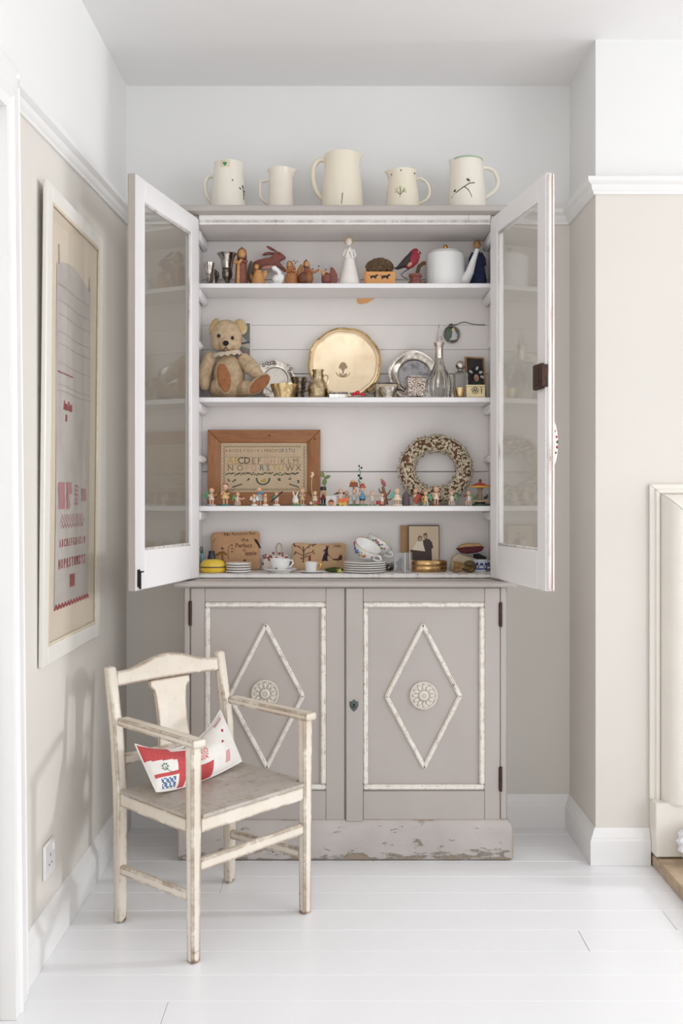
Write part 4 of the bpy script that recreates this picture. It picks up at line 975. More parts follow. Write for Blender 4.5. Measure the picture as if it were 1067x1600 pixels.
# dishes leaning at the back
def dish(it, nm, prof, R0, mat, scal=None, n=96, zc=0, y=0, M=None):
    """prof: (fraction of R, depth towards viewer, scallop weight)"""
    rings = []
    for f_, d_, w_ in prof:
        g = []
        for k in range(n):
            a = 2*math.pi*k/n; rr = R0*f_*(1+(scal(a)*w_ if scal else 0)); g.append((rr*math.cos(a), y-d_, zc+rr*math.sin(a)))
        rings.append(g)
    return it.p(nm, it.mb().loops(rings, prof[0][0] > .1, prof[0][0] < .1, M), mat)
R0 = 57.0
i_ = It('salver', 'big round gilt salver with a scalloped rim and engraved crest, middle of the second shelf', 'tray', 538.5, 3.352, S2+.0075, None, 0, -.16)
zc = 56.5
pc = lambda a: .030*abs(math.sin(4*a+.4))**.7-.016+.012*math.cos(16*a)*0
dish(i_, 'plate', [(.001,0,0),(.84,0,.6),(.87,1.0,.7),(.90,2.6,.9),(.93,2.2,1),(.955,3.6,1),(.985,4.6,1),(1.0,4.0,1),(1.0,2.4,1),(.94,-.2,1),(.86,-1.5,.7),(.001,-1.5,0)], R0, GOLDP, pc, 144, zc)
RIM = metal((206,176,120), .18, (120,90,52), .5, 50, 'gilt_rim')
g = []
for k in range(144):
    a = 2*math.pi*k/144; rr = R0*.975*(1+pc(a)); g.append((rr*math.cos(a), -4.6, zc+rr*math.sin(a)))
i_.p('rim', i_.mb().tube(g, 1.5, 8, True), RIM)
m = i_.mb(); E = plain((172,150,118), .5, .4, .2, 90, 0, 'engraving')
cxz = (-2.5, zc-11)
for x, z_, a, b, r_ in ((0,9,6,5,0),(-4,6,3,5,.4),(4,6,3,5,-.4),(0,3,4,5,0),(0,-3,1.6,5,0),(-4,-7,3.4,2,.5),(4,-7,3.4,2,-.5),(0,-9,5,1.4,0)): m.ell((cxz[0]+x,-.4,cxz[1]+z_), (a*.8,.35,b*.8), 8, 5, R=(0,r_,0))
m.tube([(cxz[0]+11*math.cos(t),-.5,cxz[1]-2-9*math.sin(t)) for t in [math.pi*(.05+.9*k/14) for k in range(15)]], .4, 4)
i_.p('engraved_crest', m, E, kind='stuff')
for s_ in (-1, 1): i_.p('foot', i_.mb().tube([(s_*34,-2,zc-44),(s_*38,-8,zc-46),(s_*44,-10,zc-45),(s_*47,-7,zc-41)], [2.4,2,1.6,2.2], 8), RIM)
i_ = It('silver_plate', 'silver plate with a shaped border leaning right of the gilt salver', 'plate', 647.5, 3.355, S2+.004, None, 0, -.15)
zc = 38.5; sc5 = lambda a: .055*abs(math.cos(2.5*(a-.35)))**2.2-.012
dish(i_, 'border', [(.62,-1.5,0),(.64,.2,0),(.67,.9,0),(.70,.3,0),(.88,3.4,.8),(.91,4.6,1),(.96,5,1),(1.0,4.4,1),(1.0,2.6,1),(.9,1,1),(.66,-2.6,0),(.62,-2.6,0)], 39.5, SILV, sc5, 120, zc)
dish(i_, 'well', [(.001,-1.2,0),(.66,-1.2,0),(.66,-2.4,0),(.001,-2.4,0)], 39.5, metal((150,148,150), .12, (86,84,88), .6, 30, 'dark_reflection_silver'), None, 48, zc)  # well metal coloured darker to stand in for a dark reflection
i_ = It('silver_dish', 'small silver dish with an ornate pierced border, beside the bear', 'dish', 431, 3.362, S2+.003, None, .12, -.16)
zc = 33.0; wob = lambda a: .05*math.cos(8*a)+.02*math.cos(24*a)
dish(i_, 'mirror_well', [(.001,0,0),(.60,0,0),(.64,1.6,0),(.67,1.8,0),(.69,.6,0),(.67,-1,0),(.001,-1,0)], 31, metal((206,200,190), .25, (160,150,140), .3, 20, 'bright_silver'), None, 56, zc)
dish(i_, 'border', [(.66,.3,0),(.72,1.2,0),(.82,.6,.3),(.92,1.6,.9),(1.0,1.2,1),(1.0,0,1),(.66,-.8,0)], 31, SILV, wob, 96, zc)
for k in range(48):
    a = 2*math.pi*k/48+random.uniform(-.05,.05); rr = 31*random.choice((.80,.88,.95))
    if (k//6) % 2 == 0: i_.p('scroll', i_.mb().tube([(rr*math.cos(a)+2.2*math.cos(t), -2.2, zc+rr*math.sin(a)+2.2*math.sin(t)) for t in [6.28*j_/7 for j_ in range(7)]], .75, 5, True), SILVD)
# row of silver
i_ = stdlathe('gilt_bowl', 'gilded faceted bowl in front of the ornate dish, second shelf', 'bowl', 444.5, YFR-.004, S2, 'bowl', [(None,.01),(None,15),(622,15.5),(618,16),(610,20),(602,22.3),(601,22.3),(602.5,21),(612,18),(617,.01)], SILVW, n=14)
i_ = It('silver_mug', 'tarnished silver mug behind the gilded bowl', 'mug', 467, YMD, S2)
i_.lathe('body', [(None,.01),(None,10),(622,9.5),(616,7.5),(612,9.5),(596,11),(592,13),(590,13.4),(591.5,11.4),(612,8.5),(613,.01)], SILVD)
i_.p('handle', i_.mb().tube([(10,0,i_.Z(597)),(16,0,i_.Z(596)),(18,0,i_.Z(603)),(15,0,i_.Z(610)),(9,0,i_.Z(611))], 1.5, 8), SILVD)
i_ = It('silver_jug', 'round bellied gilt milk jug with a looped handle, left of the salver', 'jug', 497, YFR+.008, S2)
JM = metal((206,186,150), .15, (110,90,62), .4, 40, 'warm_silver')
i_.lathe('body', [(None,.01),(None,12),(623,13),(617,15.4),(609,16),(608,16.4),(607,16),(602,15),(596,11),(592,8.8),(589.5,8.4),(588.5,9),(582,8),(579,9.6),(578,9.8),(579.5,8.4),(590,7.2),(591,.01)], JM, 32)
i_.p('handle', i_.mb().tube([(8,0,i_.Z(589)),(11,0,i_.Z(586)),(15,0,i_.Z(587)),(16,0,i_.Z(593)),(14,0,i_.Z(600)),(13.5,0,i_.Z(604))], 1.2, 8), JM)
i_ = It('trinket_box', 'flat silver trinket box at the foot of the salver', 'box', 528.5, YFR-.006, S2)
i_.p('box', i_.mb().box(-14.5,14.5,-7,7,0,i_.Z(615.5),.8), SILV); i_.p('lid', i_.mb().box(-15,15,-7.5,7.5,i_.Z(615.3),i_.Z(613),.6), SILVD)
i_ = It('berry_brooch', 'silver brooch with three bright red berries, at the foot of the salver', 'brooch', 560, YFR-.012, S2)
i_.p('leaf_base', i_.mb().ell((0,0,2.6), (13,5,2.6), 14, 8), SILV)
for x, y in ((553,616.5),(558.5,614),(566.5,616.5)): i_.p('berry', i_.mb().ell((i_.X(x),-1.5,i_.Z(y)), (3.7,3.7,3.6), 12, 8), plain((206,36,62), .12, 0, .1, 30))
for x in (-10, 12): i_.p('leaf', i_.mb().ell((x,-1,6), (4,1.2,2), 8, 6, R=(0,.4,0)), plain((110,120,90), .5))
i_ = It('salt_cellar', 'square silver salt box standing between salver and plate', 'box', 602, YMD-.01, S2, None, .16)
i_.p('box', i_.mb().box(-17,17,-9,9,0,i_.Z(600),.8), metal((176,164,140), .3, (100,88,70), .5, 30, 'bright_warm')); i_.p('rim', i_.mb().box(-17.8,17.8,-9.8,9.8,i_.Z(600),i_.Z(598),.5), SILVD)
i_.p('scroll_handle', i_.mb().tube([(-17,0,i_.Z(612)),(-22,0,i_.Z(616)),(-27,0,i_.Z(614)),(-30,0,i_.Z(608))], [1.2,1,.9,1.2], 6), SILVD)
i_ = It('silver_cup', 'little round silver cup with dark handle, before the square salt box', 'cup', 607, YFR-.016, S2)
i_.lathe('cup', [(None,.01),(None,9),(622,9),(619,8.5),(612,12.5),(606.5,15),(605.5,15.2),(607,13.6),(616,8),(617,.01)], SILV)
i_.p('handle', i_.mb().tube([(12,0,i_.Z(609)),(19,0,i_.Z(609)),(24,0,i_.Z(612)),(26,0,i_.Z(607))], 1.3, 7), DKIRON)
i_ = It('patterned_box', 'square box patterned with silver scrolls in front of the silver plate', 'box', 650, YFR+.014, S2, None, .06)
def filig():
    t = NT('filigree'); vo = t.n('ShaderNodeTexVoronoi', feature='DISTANCE_TO_EDGE'); vo.inputs['Scale'].default_value = 190; t.l(t.tc(), vo.inputs['Vector'])
    t.col(t.ramp(vo.outputs[0], .06, .2, rgb((120,96,84)), rgb((232,222,210)))); t.set(.3, .5); t.bump(vo.outputs[0], .5, .001); return t.m
i_.p('box', i_.mb().box(-14.5,14.5,-10,10,0,i_.Z(590.5),.8), filig()); i_.p('lid', i_.mb().box(-15,15,-10.5,10.5,i_.Z(590.4),i_.Z(588),.6), SILV)
i_ = It('stand', 'thin dark silver tray lying under the patterned box edge', 'tray', 640, YFR-.026, S2)
i_.p('tray', i_.mb().lathe([(.01,0),(15,0),(17.4,2),(18,2.6),(15,1.2),(.01,1)], 32, sy=.22), SILVD)
i_ = It('glass_ball', 'tiny faceted glass ball between patterned box and decanter', 'glass', 664.5, YFR-.024, S2)
i_.p('ball', i_.mb().ell((0,0,5.4), 5.4, 8, 6), cutglass('cut_glass2', .0), smooth=0)
# decanter
CG = cutglass('decanter_glass')
i_ = It('decanter', 'fluted clear glass decanter with silver collar and pointed stopper', 'decanter', 686, YMD-.026, S2)
i_.lathe('bottle', [(None,.01),(None,15),(622,16),(618,18),(606,20.4),(597,19.8),(586,15.5),(575,9.5),(566,6.8),(559,5.6),(558,.01)], CG, 48, flute=14, fd=.04)
i_.lathe('collar', [(560,6.2),(557,6.4),(545,5.9),(541,6.6),(537,8.6),(535.5,8.8),(535,6),(535,.01)], SILV)
i_.lathe('stopper', [(535,3),(532,5),(528.5,5.4),(527.5,4.4),(524,4.2),(514,2),(506.5,.3),(506,.01)], CG, 8)
# hanging medallion
i_ = It('medallion', 'round framed miniature of a lady hanging on the back boards', 'picture', 705.5, 3.3965, wz(536,3.3965))
R_ = Matrix.Rotation(math.pi/2, 4, 'X')
m = i_.mb(); m.lathe([(9.5,0),(12.8,0),(13.3,1.2),(12.6,2.4),(11.2,2.6),(10.6,1.6),(9.5,1.4)], 36, (0,i_.Z(522.5),0), R_); 
m = i_.mb(); m.tube([(11.9*math.cos(a),-1.3,i_.Z(522.5)+12.4*math.sin(a)) for a in [6.2832*k/36 for k in range(36)]], 1.35, 8, True); i_.p('frame', m, SILVD)
i_.p('ring', i_.mb().tube([(-1+3*math.cos(a),-1,i_.Z(509.5)+3*math.sin(a)) for a in [6.2832*k/16 for k in range(16)]], .8, 6, True), DKIRON)
i_.p('miniature', i_.mb().lathe([(.01,0),(11.5,0),(11.5,.8),(.01,.8)], 32, (0,0,0), Matrix.Translation((0,0,i_.Z(522.5))) @ R_), plain((84,104,80), .3, 0, .35, 30))
i_.p('painted_dress', i_.mb().prism([(-4,i_.Z(532)),(8,i_.Z(531)),(9,i_.Z(523)),(5,i_.Z(517)),(1,i_.Z(519)),(0,i_.Z(527))], -1.5, -.7, .2), plain((206,208,210), .5))
i_.p('painted_head', i_.mb().ell((2.5,-1.0,i_.Z(515.5)), (2.6,.7,3.2), 10, 8), plain((222,200,160), .5))
i_ = It('picture_wire', 'thin bent wire running along the back boards from the miniature', 'wire', 738, 3.397, wz(509,3.397))
o = i_.p('wire', i_.mb().tube([(i_.X(x),0,i_.Z(y)) for x, y in ((708.5,507.5),(714,507),(720,504),(727,503),(734,505.5),(742,507),(750,507.5),(758,507.5))], .55, 5), DKIRON)
# scent bottle
i_ = It('scent_bottle', 'square cut glass scent bottle with a silver ball stopper', 'bottle', 719.3, 3.305, S2)
i_.p('bottle', i_.mb().box(-11,11,-8,8,0,i_.Z(582),2.5), cutglass('cut_glass', .6, 200))
i_.lathe('shoulder', [(583,8),(581,5),(579,3.4),(579,.01)], CG, 16)
i_.lathe('stopper', [(579.5,.01),(579.5,5),(577.5,4.4),(576,6),(573,7.6),(570,7.9),(566.5,6.4),(564,3),(563.4,.01)], SILV, 24)
i_ = It('silver_pot', 'tiny silver salt pot and dark lid in front of the scent bottle', 'pot', 718.5, YFR-.016, S2)
i_.lathe('pot', [(None,.01),(None,5),(622,4.6),(618,6),(611,7.2),(607,8.4),(606.4,8.4),(607.5,7.2),(616,5),(617,.01)], SILVW)
i_.p('lid', i_.mb().lathe([(.01,0),(4.4,0),(4.4,9),(3,12),(3,16),(.01,16)], 14, (-12.6,-3,0)), SILVD)
# framed photograph
i_ = It('photo_frame', 'gilt framed colour photograph of someone in a feathered black hat', 'photograph', 744.5, 3.345, S2+.0012, None, .42, -.10)
FW = plain((170,132,88), .45, 0, .25, 30)
Ht = i_.Z(557); wd_ = 17.5
for b_ in ((-wd_,-wd_+2.6,0,Ht),(wd_-2.6,wd_,0,Ht)): i_.p('frame_side', i_.mb().box(b_[0],b_[1],-2,2,b_[2],b_[3],.6), FW)
for b_ in ((-wd_+2.6,wd_-2.6,0,2.6),(-wd_+2.6,wd_-2.6,Ht-2.6,Ht)): i_.p('frame_rail', i_.mb().box(b_[0],b_[1],-1.9,2,b_[2],b_[3],.6), FW)
i_.p('print', i_.mb().box(-wd_+2,wd_-2,-.8,.6,2,Ht-2), plain((58,52,52), .25, 0, .5, 40))
i_.p('hat', i_.mb().ell((0,-1,42), (11,.7,10), 14, 8), BLACK)
for x, z_, r_ in ((-8,44,.5),(3,50,-.9),(9,44,-.3),(12,37,.3)): i_.p('feather', i_.mb().ell((x,-1.3,z_), (4.2,.5,2.2), 8, 6, R=(0,r_,0)), plain((214,218,220), .6))
i_.p('face', i_.mb().ell((1,-1.5,35), (4.6,.6,6), 10, 8), plain((206,160,140), .5))
i_.p('coat', i_.mb().prism([(-11,3),(12,3),(10,24),(4,29),(-4,29)], -1.6, -.8, .2), plain((58,68,52), .5))
i_.p('cheek_shadow', i_.mb().ell((-.8,-1.9,33), (1.4,.4,2.2), 8, 6), plain((170,112,100), .5))
i_ = It('stamped_box', 'small cream box printed with a flower outline, right end of the second shelf', 'box', 742.5, YFR-.014, S2)
CB = plain((232,214,168), .5, 0, .10, 40)
i_.p('box', i_.mb().box(-14.5,14.5,-6,6,0,i_.Z(604.8),.6), CB); i_.p('lid', i_.mb().box(-14.8,14.8,-6.3,6.3,i_.Z(604.6),i_.Z(601.8),.5), CB)
m = i_.mb()
for k in range(5):
    a = 6.2832*k/5+.3; m.tube([(-1+3.4*math.cos(a)+2.3*math.cos(t),-6.2,11+3*math.sin(a)+2.3*math.sin(t)) for t in [6.2832*j_/8 for j_ in range(8)]], .45, 4, True)
m.tube([(8,-6.2,8),(10,-6.2,13)], .5, 4); m.tube([(9.5,-6.2,6),(8,-6.2,16)], .4, 4); i_.p('printed_flower', m, plain((72,62,44), .6), kind='stuff')
# ================================================================== SHELF 3
PINE = wood((178,120,74), (146,92,52), .45, (3,24,24), 5, 'pine'); PINEV = wood((178,120,74), (146,92,52), .45, (24,24,3), 5, 'pine_upright')
it = It('wooden_sampler', 'alphabet sampler in a broad brown wooden frame, left on the third shelf', 'picture', 412.5, 3.378, S3, None, 0, -.03)
x0, x1 = it.X(324.5), it.X(500.5); zt = it.Z(671.5); fwid = 20.5
def mitre(nm, pts, mt): it.p(nm, it.mb().prism(pts, -4.5, 3.5, 1.4), mt)
mitre('frame_rail', [(x0,zt),(x1,zt),(x1-fwid,zt-fwid),(x0+fwid,zt-fwid)], PINE); mitre('frame_rail', [(x0,0),(x1,0),(x1-fwid,fwid),(x0+fwid,fwid)], PINE)
mitre('frame_stile', [(x0,0),(x0,zt),(x0+fwid,zt-fwid),(x0+fwid,fwid)], PINEV); mitre('frame_stile', [(x1,0),(x1,zt),(x1-fwid,zt-fwid),(x1-fwid,fwid)], PINEV)
for x, y in ((421,680.5),(492,686)): it.p('knot', it.mb().ell((it.X(x),-4.4,it.Z(y)), (2.4,.3,1.2), 8, 5), plain((70,40,26), .6))
CAN = weave((206,184,156), (180,158,130), 1400, .9, .2, 'canvas')
cv = it.p('canvas', it.mb().box(x0+fwid-1, x1-fwid+1, -1.5, .5, fwid-1, zt-fwid+1), CAN)
def stitch(txt, xs, y, size, mt):
    for ch, x in zip(txt, xs): it.p('stitched_letter', it.mb().text(ch, size, TM(it.X(x), -1.6, it.Z(y)), .12), mt, cv, None, 0)
TAN = plain((150,116,82), .9); YEL = plain((192,156,70), .9); DK = plain((42,42,50), .9); GBL = plain((96,104,106), .9); BRN = plain((128,100,76), .9); PNK = plain((196,146,122), .9)
r1 = 'ABCDEFGHIKLMNOPQ'; 
def spread(n, a, b): return [a+(b-a)*i/(n-1) for i in range(n)]
stitch(r1, spread(16, 354, 437), 706.5, 7, TAN); stitch('RSTU', spread(4, 442, 458), 706.5, 8, GBL)
stitch('abcdefghiklmnopqrstuwxyz', spread(24, 354, 459), 712, 5.5, PNK)
bx = spread(12, 360, 466)
stitch('AB', bx[:2], 724.5, 14, YEL); stitch('CD', (376,386), 724.5, 14.5, DK); stitch('EF', (396,405), 724.5, 13, BRN); stitch('GHI', (416,426,435), 724.5, 12, PNK); stitch('KLM', (442,452,462), 724.5, 12, TAN)
stitch('NO', (360,375), 735.5, 13, BRN); stitch('PQ', (386,396), 735.5, 12, PNK); stitch('RS', (409,418.5), 735.5, 13, GBL); stitch('TU', (429,439), 735.5, 13, YEL); stitch('WX', (453,466), 735.5, 13, BRN)
m = it.mb()
for y in (714.2, 725.6): m.box(it.X(353), it.X(470), -1.75, -1.4, it.Z(y)-.25, it.Z(y)+.25)
it.p('ruled_line', m, BRN, cv, None, 0, 'stuff')
def zigz(pts_, r=.5): return it.mb().tube([(it.X(a), -1.7, it.Z(b)) for a, b in pts_], r, 4)
ZB = plain((140,118,84), .9)
it.p('zigzag_border', zigz([(352+i*2.4, 697.5+(1.6 if i % 2 else -1.2)) for i in range(50)]), ZB, cv); it.p('zigzag_border', zigz([(352+i*2.4, 764.5+(1.6 if i % 2 else -1.2)) for i in range(50)]), ZB, cv)
it.p('zigzag_border', zigz([(350+(1.5 if i % 2 else -1.2), 697+i*2.4) for i in range(28)]), ZB, cv); it.p('zigzag_border', zigz([(475+(1.5 if i % 2 else -1.2), 697+i*2.4) for i in range(28)]), ZB, cv)
cols = [plain((66,72,74), .9), plain((104,112,74), .9), plain((146,110,78), .9)]
ms = [it.mb() for _ in cols]
for k in range(60):
    x = 354+k*1.9; mm = ms[random.choice((0,0,1,1,2))]; mm.ell((it.X(x), -1.7, it.Z(740.5+random.uniform(-2.2,2.2))), (1.5,.3,1.1), 6, 4, R=(0,random.uniform(-1,1),0))
for c_, (cx_, cy_) in ((0,(388,749)),(0,(436,749)),(0,(366,751)),(0,(465,752)),(2,(358,750)),(1,(453,748))):
    for k in range(5): ms[c_].ell((it.X(cx_+random.uniform(-2,2)), -1.7, it.Z(cy_+random.uniform(-1.6,1.6))), (1.2,.3,1), 6, 4)
for k in range(22):
    a = math.pi*(1.0+k/21); ms[k % 2].ell((it.X(411+10*math.cos(a)), -1.7, it.Z(748)+9*math.sin(a)), (1.5,.3,1.2), 6, 4)
for s_, cx_ in ((1,372),(-1,458)):
    for k in range(12): ms[k % 2].ell((it.X(cx_-s_*8+s_*k*1.2), -1.7, it.Z(761-k*.4)), (1.4,.3,.9), 6, 4)
m = it.mb()
for k in range(9): m.ell((it.X(411+random.uniform(-3,3)), -1.75, it.Z(751+random.uniform(-3,2))), (1.4,.3,1.4), 6, 4)
ms.append(m); cols.append(YEL)
for mm, c_ in zip(ms, cols): it.p('stitched_flowers', mm, c_, cv, None, 0, 'stuff')
# wreath
it = It('dried_wreath', 'round wreath of dried cream flowers leaning at the back of the third shelf', 'wreath', 680.5, 3.345, S3+.001, None, 0, -.06)
Rm, rm, Rz_ = 45.5, 12.0, 41.5; zc = Rz_+14.6
it.p('twig_ring', it.mb().tube([(Rm*math.cos(a), 0, zc+Rz_*math.sin(a)) for a in [6.2832*k/48 for k in range(48)]], rm-1.5, 10, True), plain((122,88,62), .95, 0, .5, 160, .6, 'dry_twigs'))
m = it.mb(); m2 = it.mb(); m3 = it.mb()
for k in range(1500):
    a = random.uniform(0, 6.2832); b = random.uniform(-2.3, 2.3); rr = rm*random.uniform(.92, 1.18)
    er = Vector((math.cos(a), 0, math.sin(a))); n_ = (er*math.sin(b)+Vector((0,-1,0))*math.cos(b)).normalized()
    if math.cos(b) < -.35: continue
    c_ = Vector((Rm*math.cos(a), 0, zc+Rz_*math.sin(a)))+n_*rr
    t1 = n_.orthogonal().normalized(); t1 = Matrix.Rotation(random.uniform(0,6.28), 3, n_) @ t1; t2 = n_.cross(t1); s_ = random.uniform(1.7, 2.9)
    n2 = (n_+t1*random.uniform(-.4,.4)).normalized()
    if random.random() < .82:
        vs_ = [c_+n2*.7]; 
        for j in range(10):
            q_ = 6.2832*j/10; r_ = s_*(1.0 if j % 2 == 0 else .55); vs_.append(c_+t1*r_*math.cos(q_)+t2*r_*math.sin(q_)-n2*.1)
        vs_.append(c_-n2*1.2)
        m.add(vs_, [(0,1+j,1+(j+1) % 10) for j in range(10)]+[(11,1+(j+1) % 10,1+j) for j in range(10)])
        m3.ell(c_+n2*.8, .72, 5, 3)
    else:
        e_ = c_+n_*random.uniform(1,3.4)+t1*random.uniform(-2,2); e_.z = max(e_.z, 1.0); m2.tube([c_-n_*3, e_], .4, 3)
it.p('flowers', m, plain((248,232,204), .95, 0, .25, 70, 0, 'dried_petals'), kind='stuff', smooth=0); it.p('twigs', m2, plain((112,84,58), .95, 0, .4, 100), kind='stuff'); it.p('flower_hearts', m3, plain((112,74,48), .9), kind='stuff')
# figurines
SK = plain((236,190,160), .35, 0, .06, 60, 0, 'painted_skin'); FG = 'painted wooden figurines along the third shelf'
def C(c, r=.35): return plain(c, r, 0, .08, 60)
HBL, HBR, HGI = C((226,190,120)), C((120,70,44)), C((206,142,92)); WGR = C((92,164,108)); WTE = C((92,186,172)); GRYB = C((176,174,168)); WHT = C((240,234,226)); GBASE = C((92,140,96))
def fig(label, px, top, dress, hair, Y=3.272, base=None, bh=2.5, wing=None, wside=-1, seat=0, skirt=1.0, lean=0, hat=None, legc=None, arms='mid', skin=SK, w=1.0):
    it = It('figurine', label, 'figurine', px, Y, S3, FG); Ht = it.Z(top); b = bh if base else 0; h = Ht-b
    sz = 0
    if base:
        it.p('base', it.mb().lathe([(.01,0),(.25*Ht*w,0),(.25*Ht*w,b*.7),(.23*Ht*w,b),(.01,b)], 18) if not seat else it.mb().box(-.16*Ht*w-1, .20*Ht*w, -.14*Ht, .16*Ht, 0, .26*Ht, .6), base)
    if seat:
        b = .26*Ht; h = (Ht-b)*1.22; o = -.22*h
    else: o = 0
    k = h
    d = it.mb(); lo = b+(.27*k if not seat else 0)
    sh = b+.64*k+o
    if seat: d.lathe([(.01,lo),(.17*k*w,lo),(.165*k*w,lo+.1*k),(.075*k,sh),(.01,sh+.02*k)], 14)
    else: d.lathe([(.01,lo),(.19*k*skirt*w,lo),(.185*k*skirt*w,lo+.03*k),(.10*k*w,b+.5*k),(.085*k*w,b+.6*k),(.05*k,sh),(.01,sh+.01*k)], 16)
    it.p('dress', d, dress)
    lg = legc or skin
    for s_ in (-1, 1):
        if seat: it.p('leg', it.mb().tube([(s_*.08*k,-.06*k,lo+.07*k),(s_*.085*k+lean*.10*k,-.24*k,lo+.06*k),(s_*.085*k+lean*.14*k,-.27*k,lo-.16*k),(s_*.085*k+lean*.15*k,-.33*k,max(lo-.24*k, .6))], [.055*k,.055*k,.045*k,.04*k], 8), lg)
        else: it.p('leg', it.mb().tube([(s_*.075*k,0,b),(s_*.075*k,0,b+.15*k),(s_*.07*k,0,lo+.05*k)], [.045*k,.05*k,.055*k], 8), lg)
        hz = {'mid': .46, 'up': .66, 'down': .36}[arms]
        it.p('arm', it.mb().tube([(s_*.075*k,-.02*k,sh-.05*k),(s_*.19*k,-.08*k,sh-.14*k),(s_*.12*k,-.22*k,b+o+hz*k)], [.042*k,.04*k,.034*k], 7), skin if dress is not skin else dress)
    hz = b+.815*k+o
    hd = it.p('head', it.mb().ell((lean*.03*k,-.01*k,hz), (.145*k,.145*k,.155*k), 14, 10), skin)
    it.p('hair', it.mb().ell((lean*.03*k-lean*.03*k,.035*k,hz+.045*k), (.155*k,.142*k,.14*k), 14, 10), hair)
    eyes(it, hd, lean*.05*k, -.15*k, hz-.01*k, .05*k, .02*k)
    if hat == 'brim':
        pass
    if wing:
        for s_ in ((wside,) if wside else (-1, 1)):
            it.p('wing', it.mb().ell((s_*.30*k,.10*k,b+.55*k+o), (.12*k,.03*k,.24*k), 10, 8, R=(0,-s_*.25,0)), wing)
    it.k, it.b, it.o = k, b, o
    return it
OR = C((226,110,52)); RDP = C((176,44,44)); BLU = C((84,150,186)); YLW = C((228,190,60)); DKR = C((120,40,44)); BRW = C((134,76,44)); BK = C((30,28,28)); LBL = C((186,214,216)); PKW = C((240,216,202)); NAT = C((222,186,146)); GRN2 = C((88,120,62))
f = fig('standing pink angel with a green wing and tiny horn, leftmost figurine', 330.5, 762, PKW, HGI, base=GRYB, wing=WGR, wside=-1)
f.p('horn', f.mb().tube([(2,-6,17),(6,-7,15),(9.5,-7.5,18)], [.5,.7,1.8], 8), GOLD)
f = fig('brown haired violinist in a straw yellow dress on a round teal base', 352, 755, C((232,204,140)), HBR, Y=3.29, base=C((74,134,138)), skirt=1.15)
f.p('violin', f.mb().ell((4,-8,22.5), (3.4,1.2,2), 10, 6, R=(0,-.3,0)), BRW); f.p('bow', f.mb().tube([(0,-9,21),(15,-8,24)], .4, 5), BK)
f = fig('seated angel on a grey block holding out one hand, below the sampler', 371, 768, PKW, HGI, base=GRYB, wing=WGR, wside=-1, seat=1, lean=1)
f.p('hand', f.mb().tube([(3,-3,11),(8,-5,10.5),(11.5,-6,12)], [1.2,1,1.3], 7), SK)
f = fig('tiny white angel with spread white wings on a round white base', 397, 772, WHT, HBL, Y=3.262, base=WHT, wing=WHT, wside=0)
f.p('dark_button', f.mb().ell((-5.5,-3,7), (1.2,.8,1.2), 6, 5), BK)
f = fig('blonde figurine in a long pale blue dress with a blue bow', 404.5, 761, LBL, HBL, Y=3.298, skirt=1.25)
f.p('blue_bow', f.mb().ell((3,-7,20), (5.5,1.6,1.9), 10, 6, R=(0,-.15,0)), BLU)
f = fig('small angel in apricot dress on a white base, hands at its mouth', 414.5, 771, C((240,200,150)), HGI, Y=3.262, base=WHT, arms='up')
f = fig('angel with a green wing playing a long black bassoon', 432, 768, PKW, HGI, base=WHT, wing=C((70,120,90)), wside=-1)
f.p('bassoon', f.mb().tube([(-8,-8,6),(4,-8,17),(10,-8,22)], [1.2,1.0,1.4], 8), BK)
# bunny
b_ = It('rabbit_figurine', 'white wooden rabbit with upright ears on a small green base', 'figurine', 461.5, 3.262, S3, FG)
b_.p('base', b_.mb().lathe([(.01,0),(8,0),(8,2),(.01,2.4)], 16), GBASE); b_.p('body', b_.mb().ell((0,0,8), (5,4.4,6.2), 12, 8), WHT); hd = b_.p('head', b_.mb().ell((0,-1.5,13), (3.6,3.4,3.4), 12, 8), WHT)
for s_ in (-1, 1): b_.p('ear', b_.mb().ell((s_*2.6,-.5,18.5), (1.2,.8,4.4), 8, 6, R=(0,s_*.35,0)), PKW, hd)
eyes(b_, hd, 0, -4.7, 13.4, 1.5, .45); b_.p('yellow_egg', b_.mb().ell((4,-4.4,3.6), (2,1.6,1.6), 8, 6), YLW)
f = fig('bare wood coloured figurine with a green wing, right of the white rabbit', 472, 763, NAT, C((206,164,124)), Y=3.292, base=GRYB, wing=C((98,132,92)), wside=-1, arms='up')
f = fig('flower child with yellow hair carrying a tall pale flower stem', 492, 767, C((234,206,190)), C((222,176,70)), base=C((134,146,86)), skirt=1.2)
f.p('flower_stem', f.mb().tube([(-3,-4,12),(-5.5,-3,30),(-5,-3,38),(-4,-3,48)], .5, 5), C((196,196,150)))
for x, z_ in ((-4,49),(-3,46.5),(-5,44)): f.p('blossom', f.mb().ell((x,-3,z_+2), (2,1.6,2), 8, 6), C((234,206,180)))
for x in (-6, 5): f.p('bloom', f.mb().ell((x,-5,4), (2.6,2,2.6), 8, 6), C((232,204,180) if x < 0 else (190,60,66)))
f = fig('toy bandsman in a dark red coat and black hat with a brass horn', 505, 763, DKR, HBL, Y=3.298, base=C((70,110,70)), legc=BK)
f.p('hat', f.mb().lathe([(.01,f.Z(766)),(5.2,f.Z(766)),(4.8,f.Z(764)),(4.4,f.Z(760.5)),(.01,f.Z(760))], 14), BK); f.p('brass_horn', f.mb().lathe([(.01,0),(2.6,0),(1.2,2),(.5,5)], 10, (2,-8,17)), GOLD)
f = It('leaf_sprig', 'painted sprig of three big green leaves behind the red bandsman', 'ornament', 508, 3.345, S3)
f.p('stem', f.mb().tube([(0,0,0),(0,0,30),(-1,0,44),(-4,0,54)], .7, 6), GRN2)
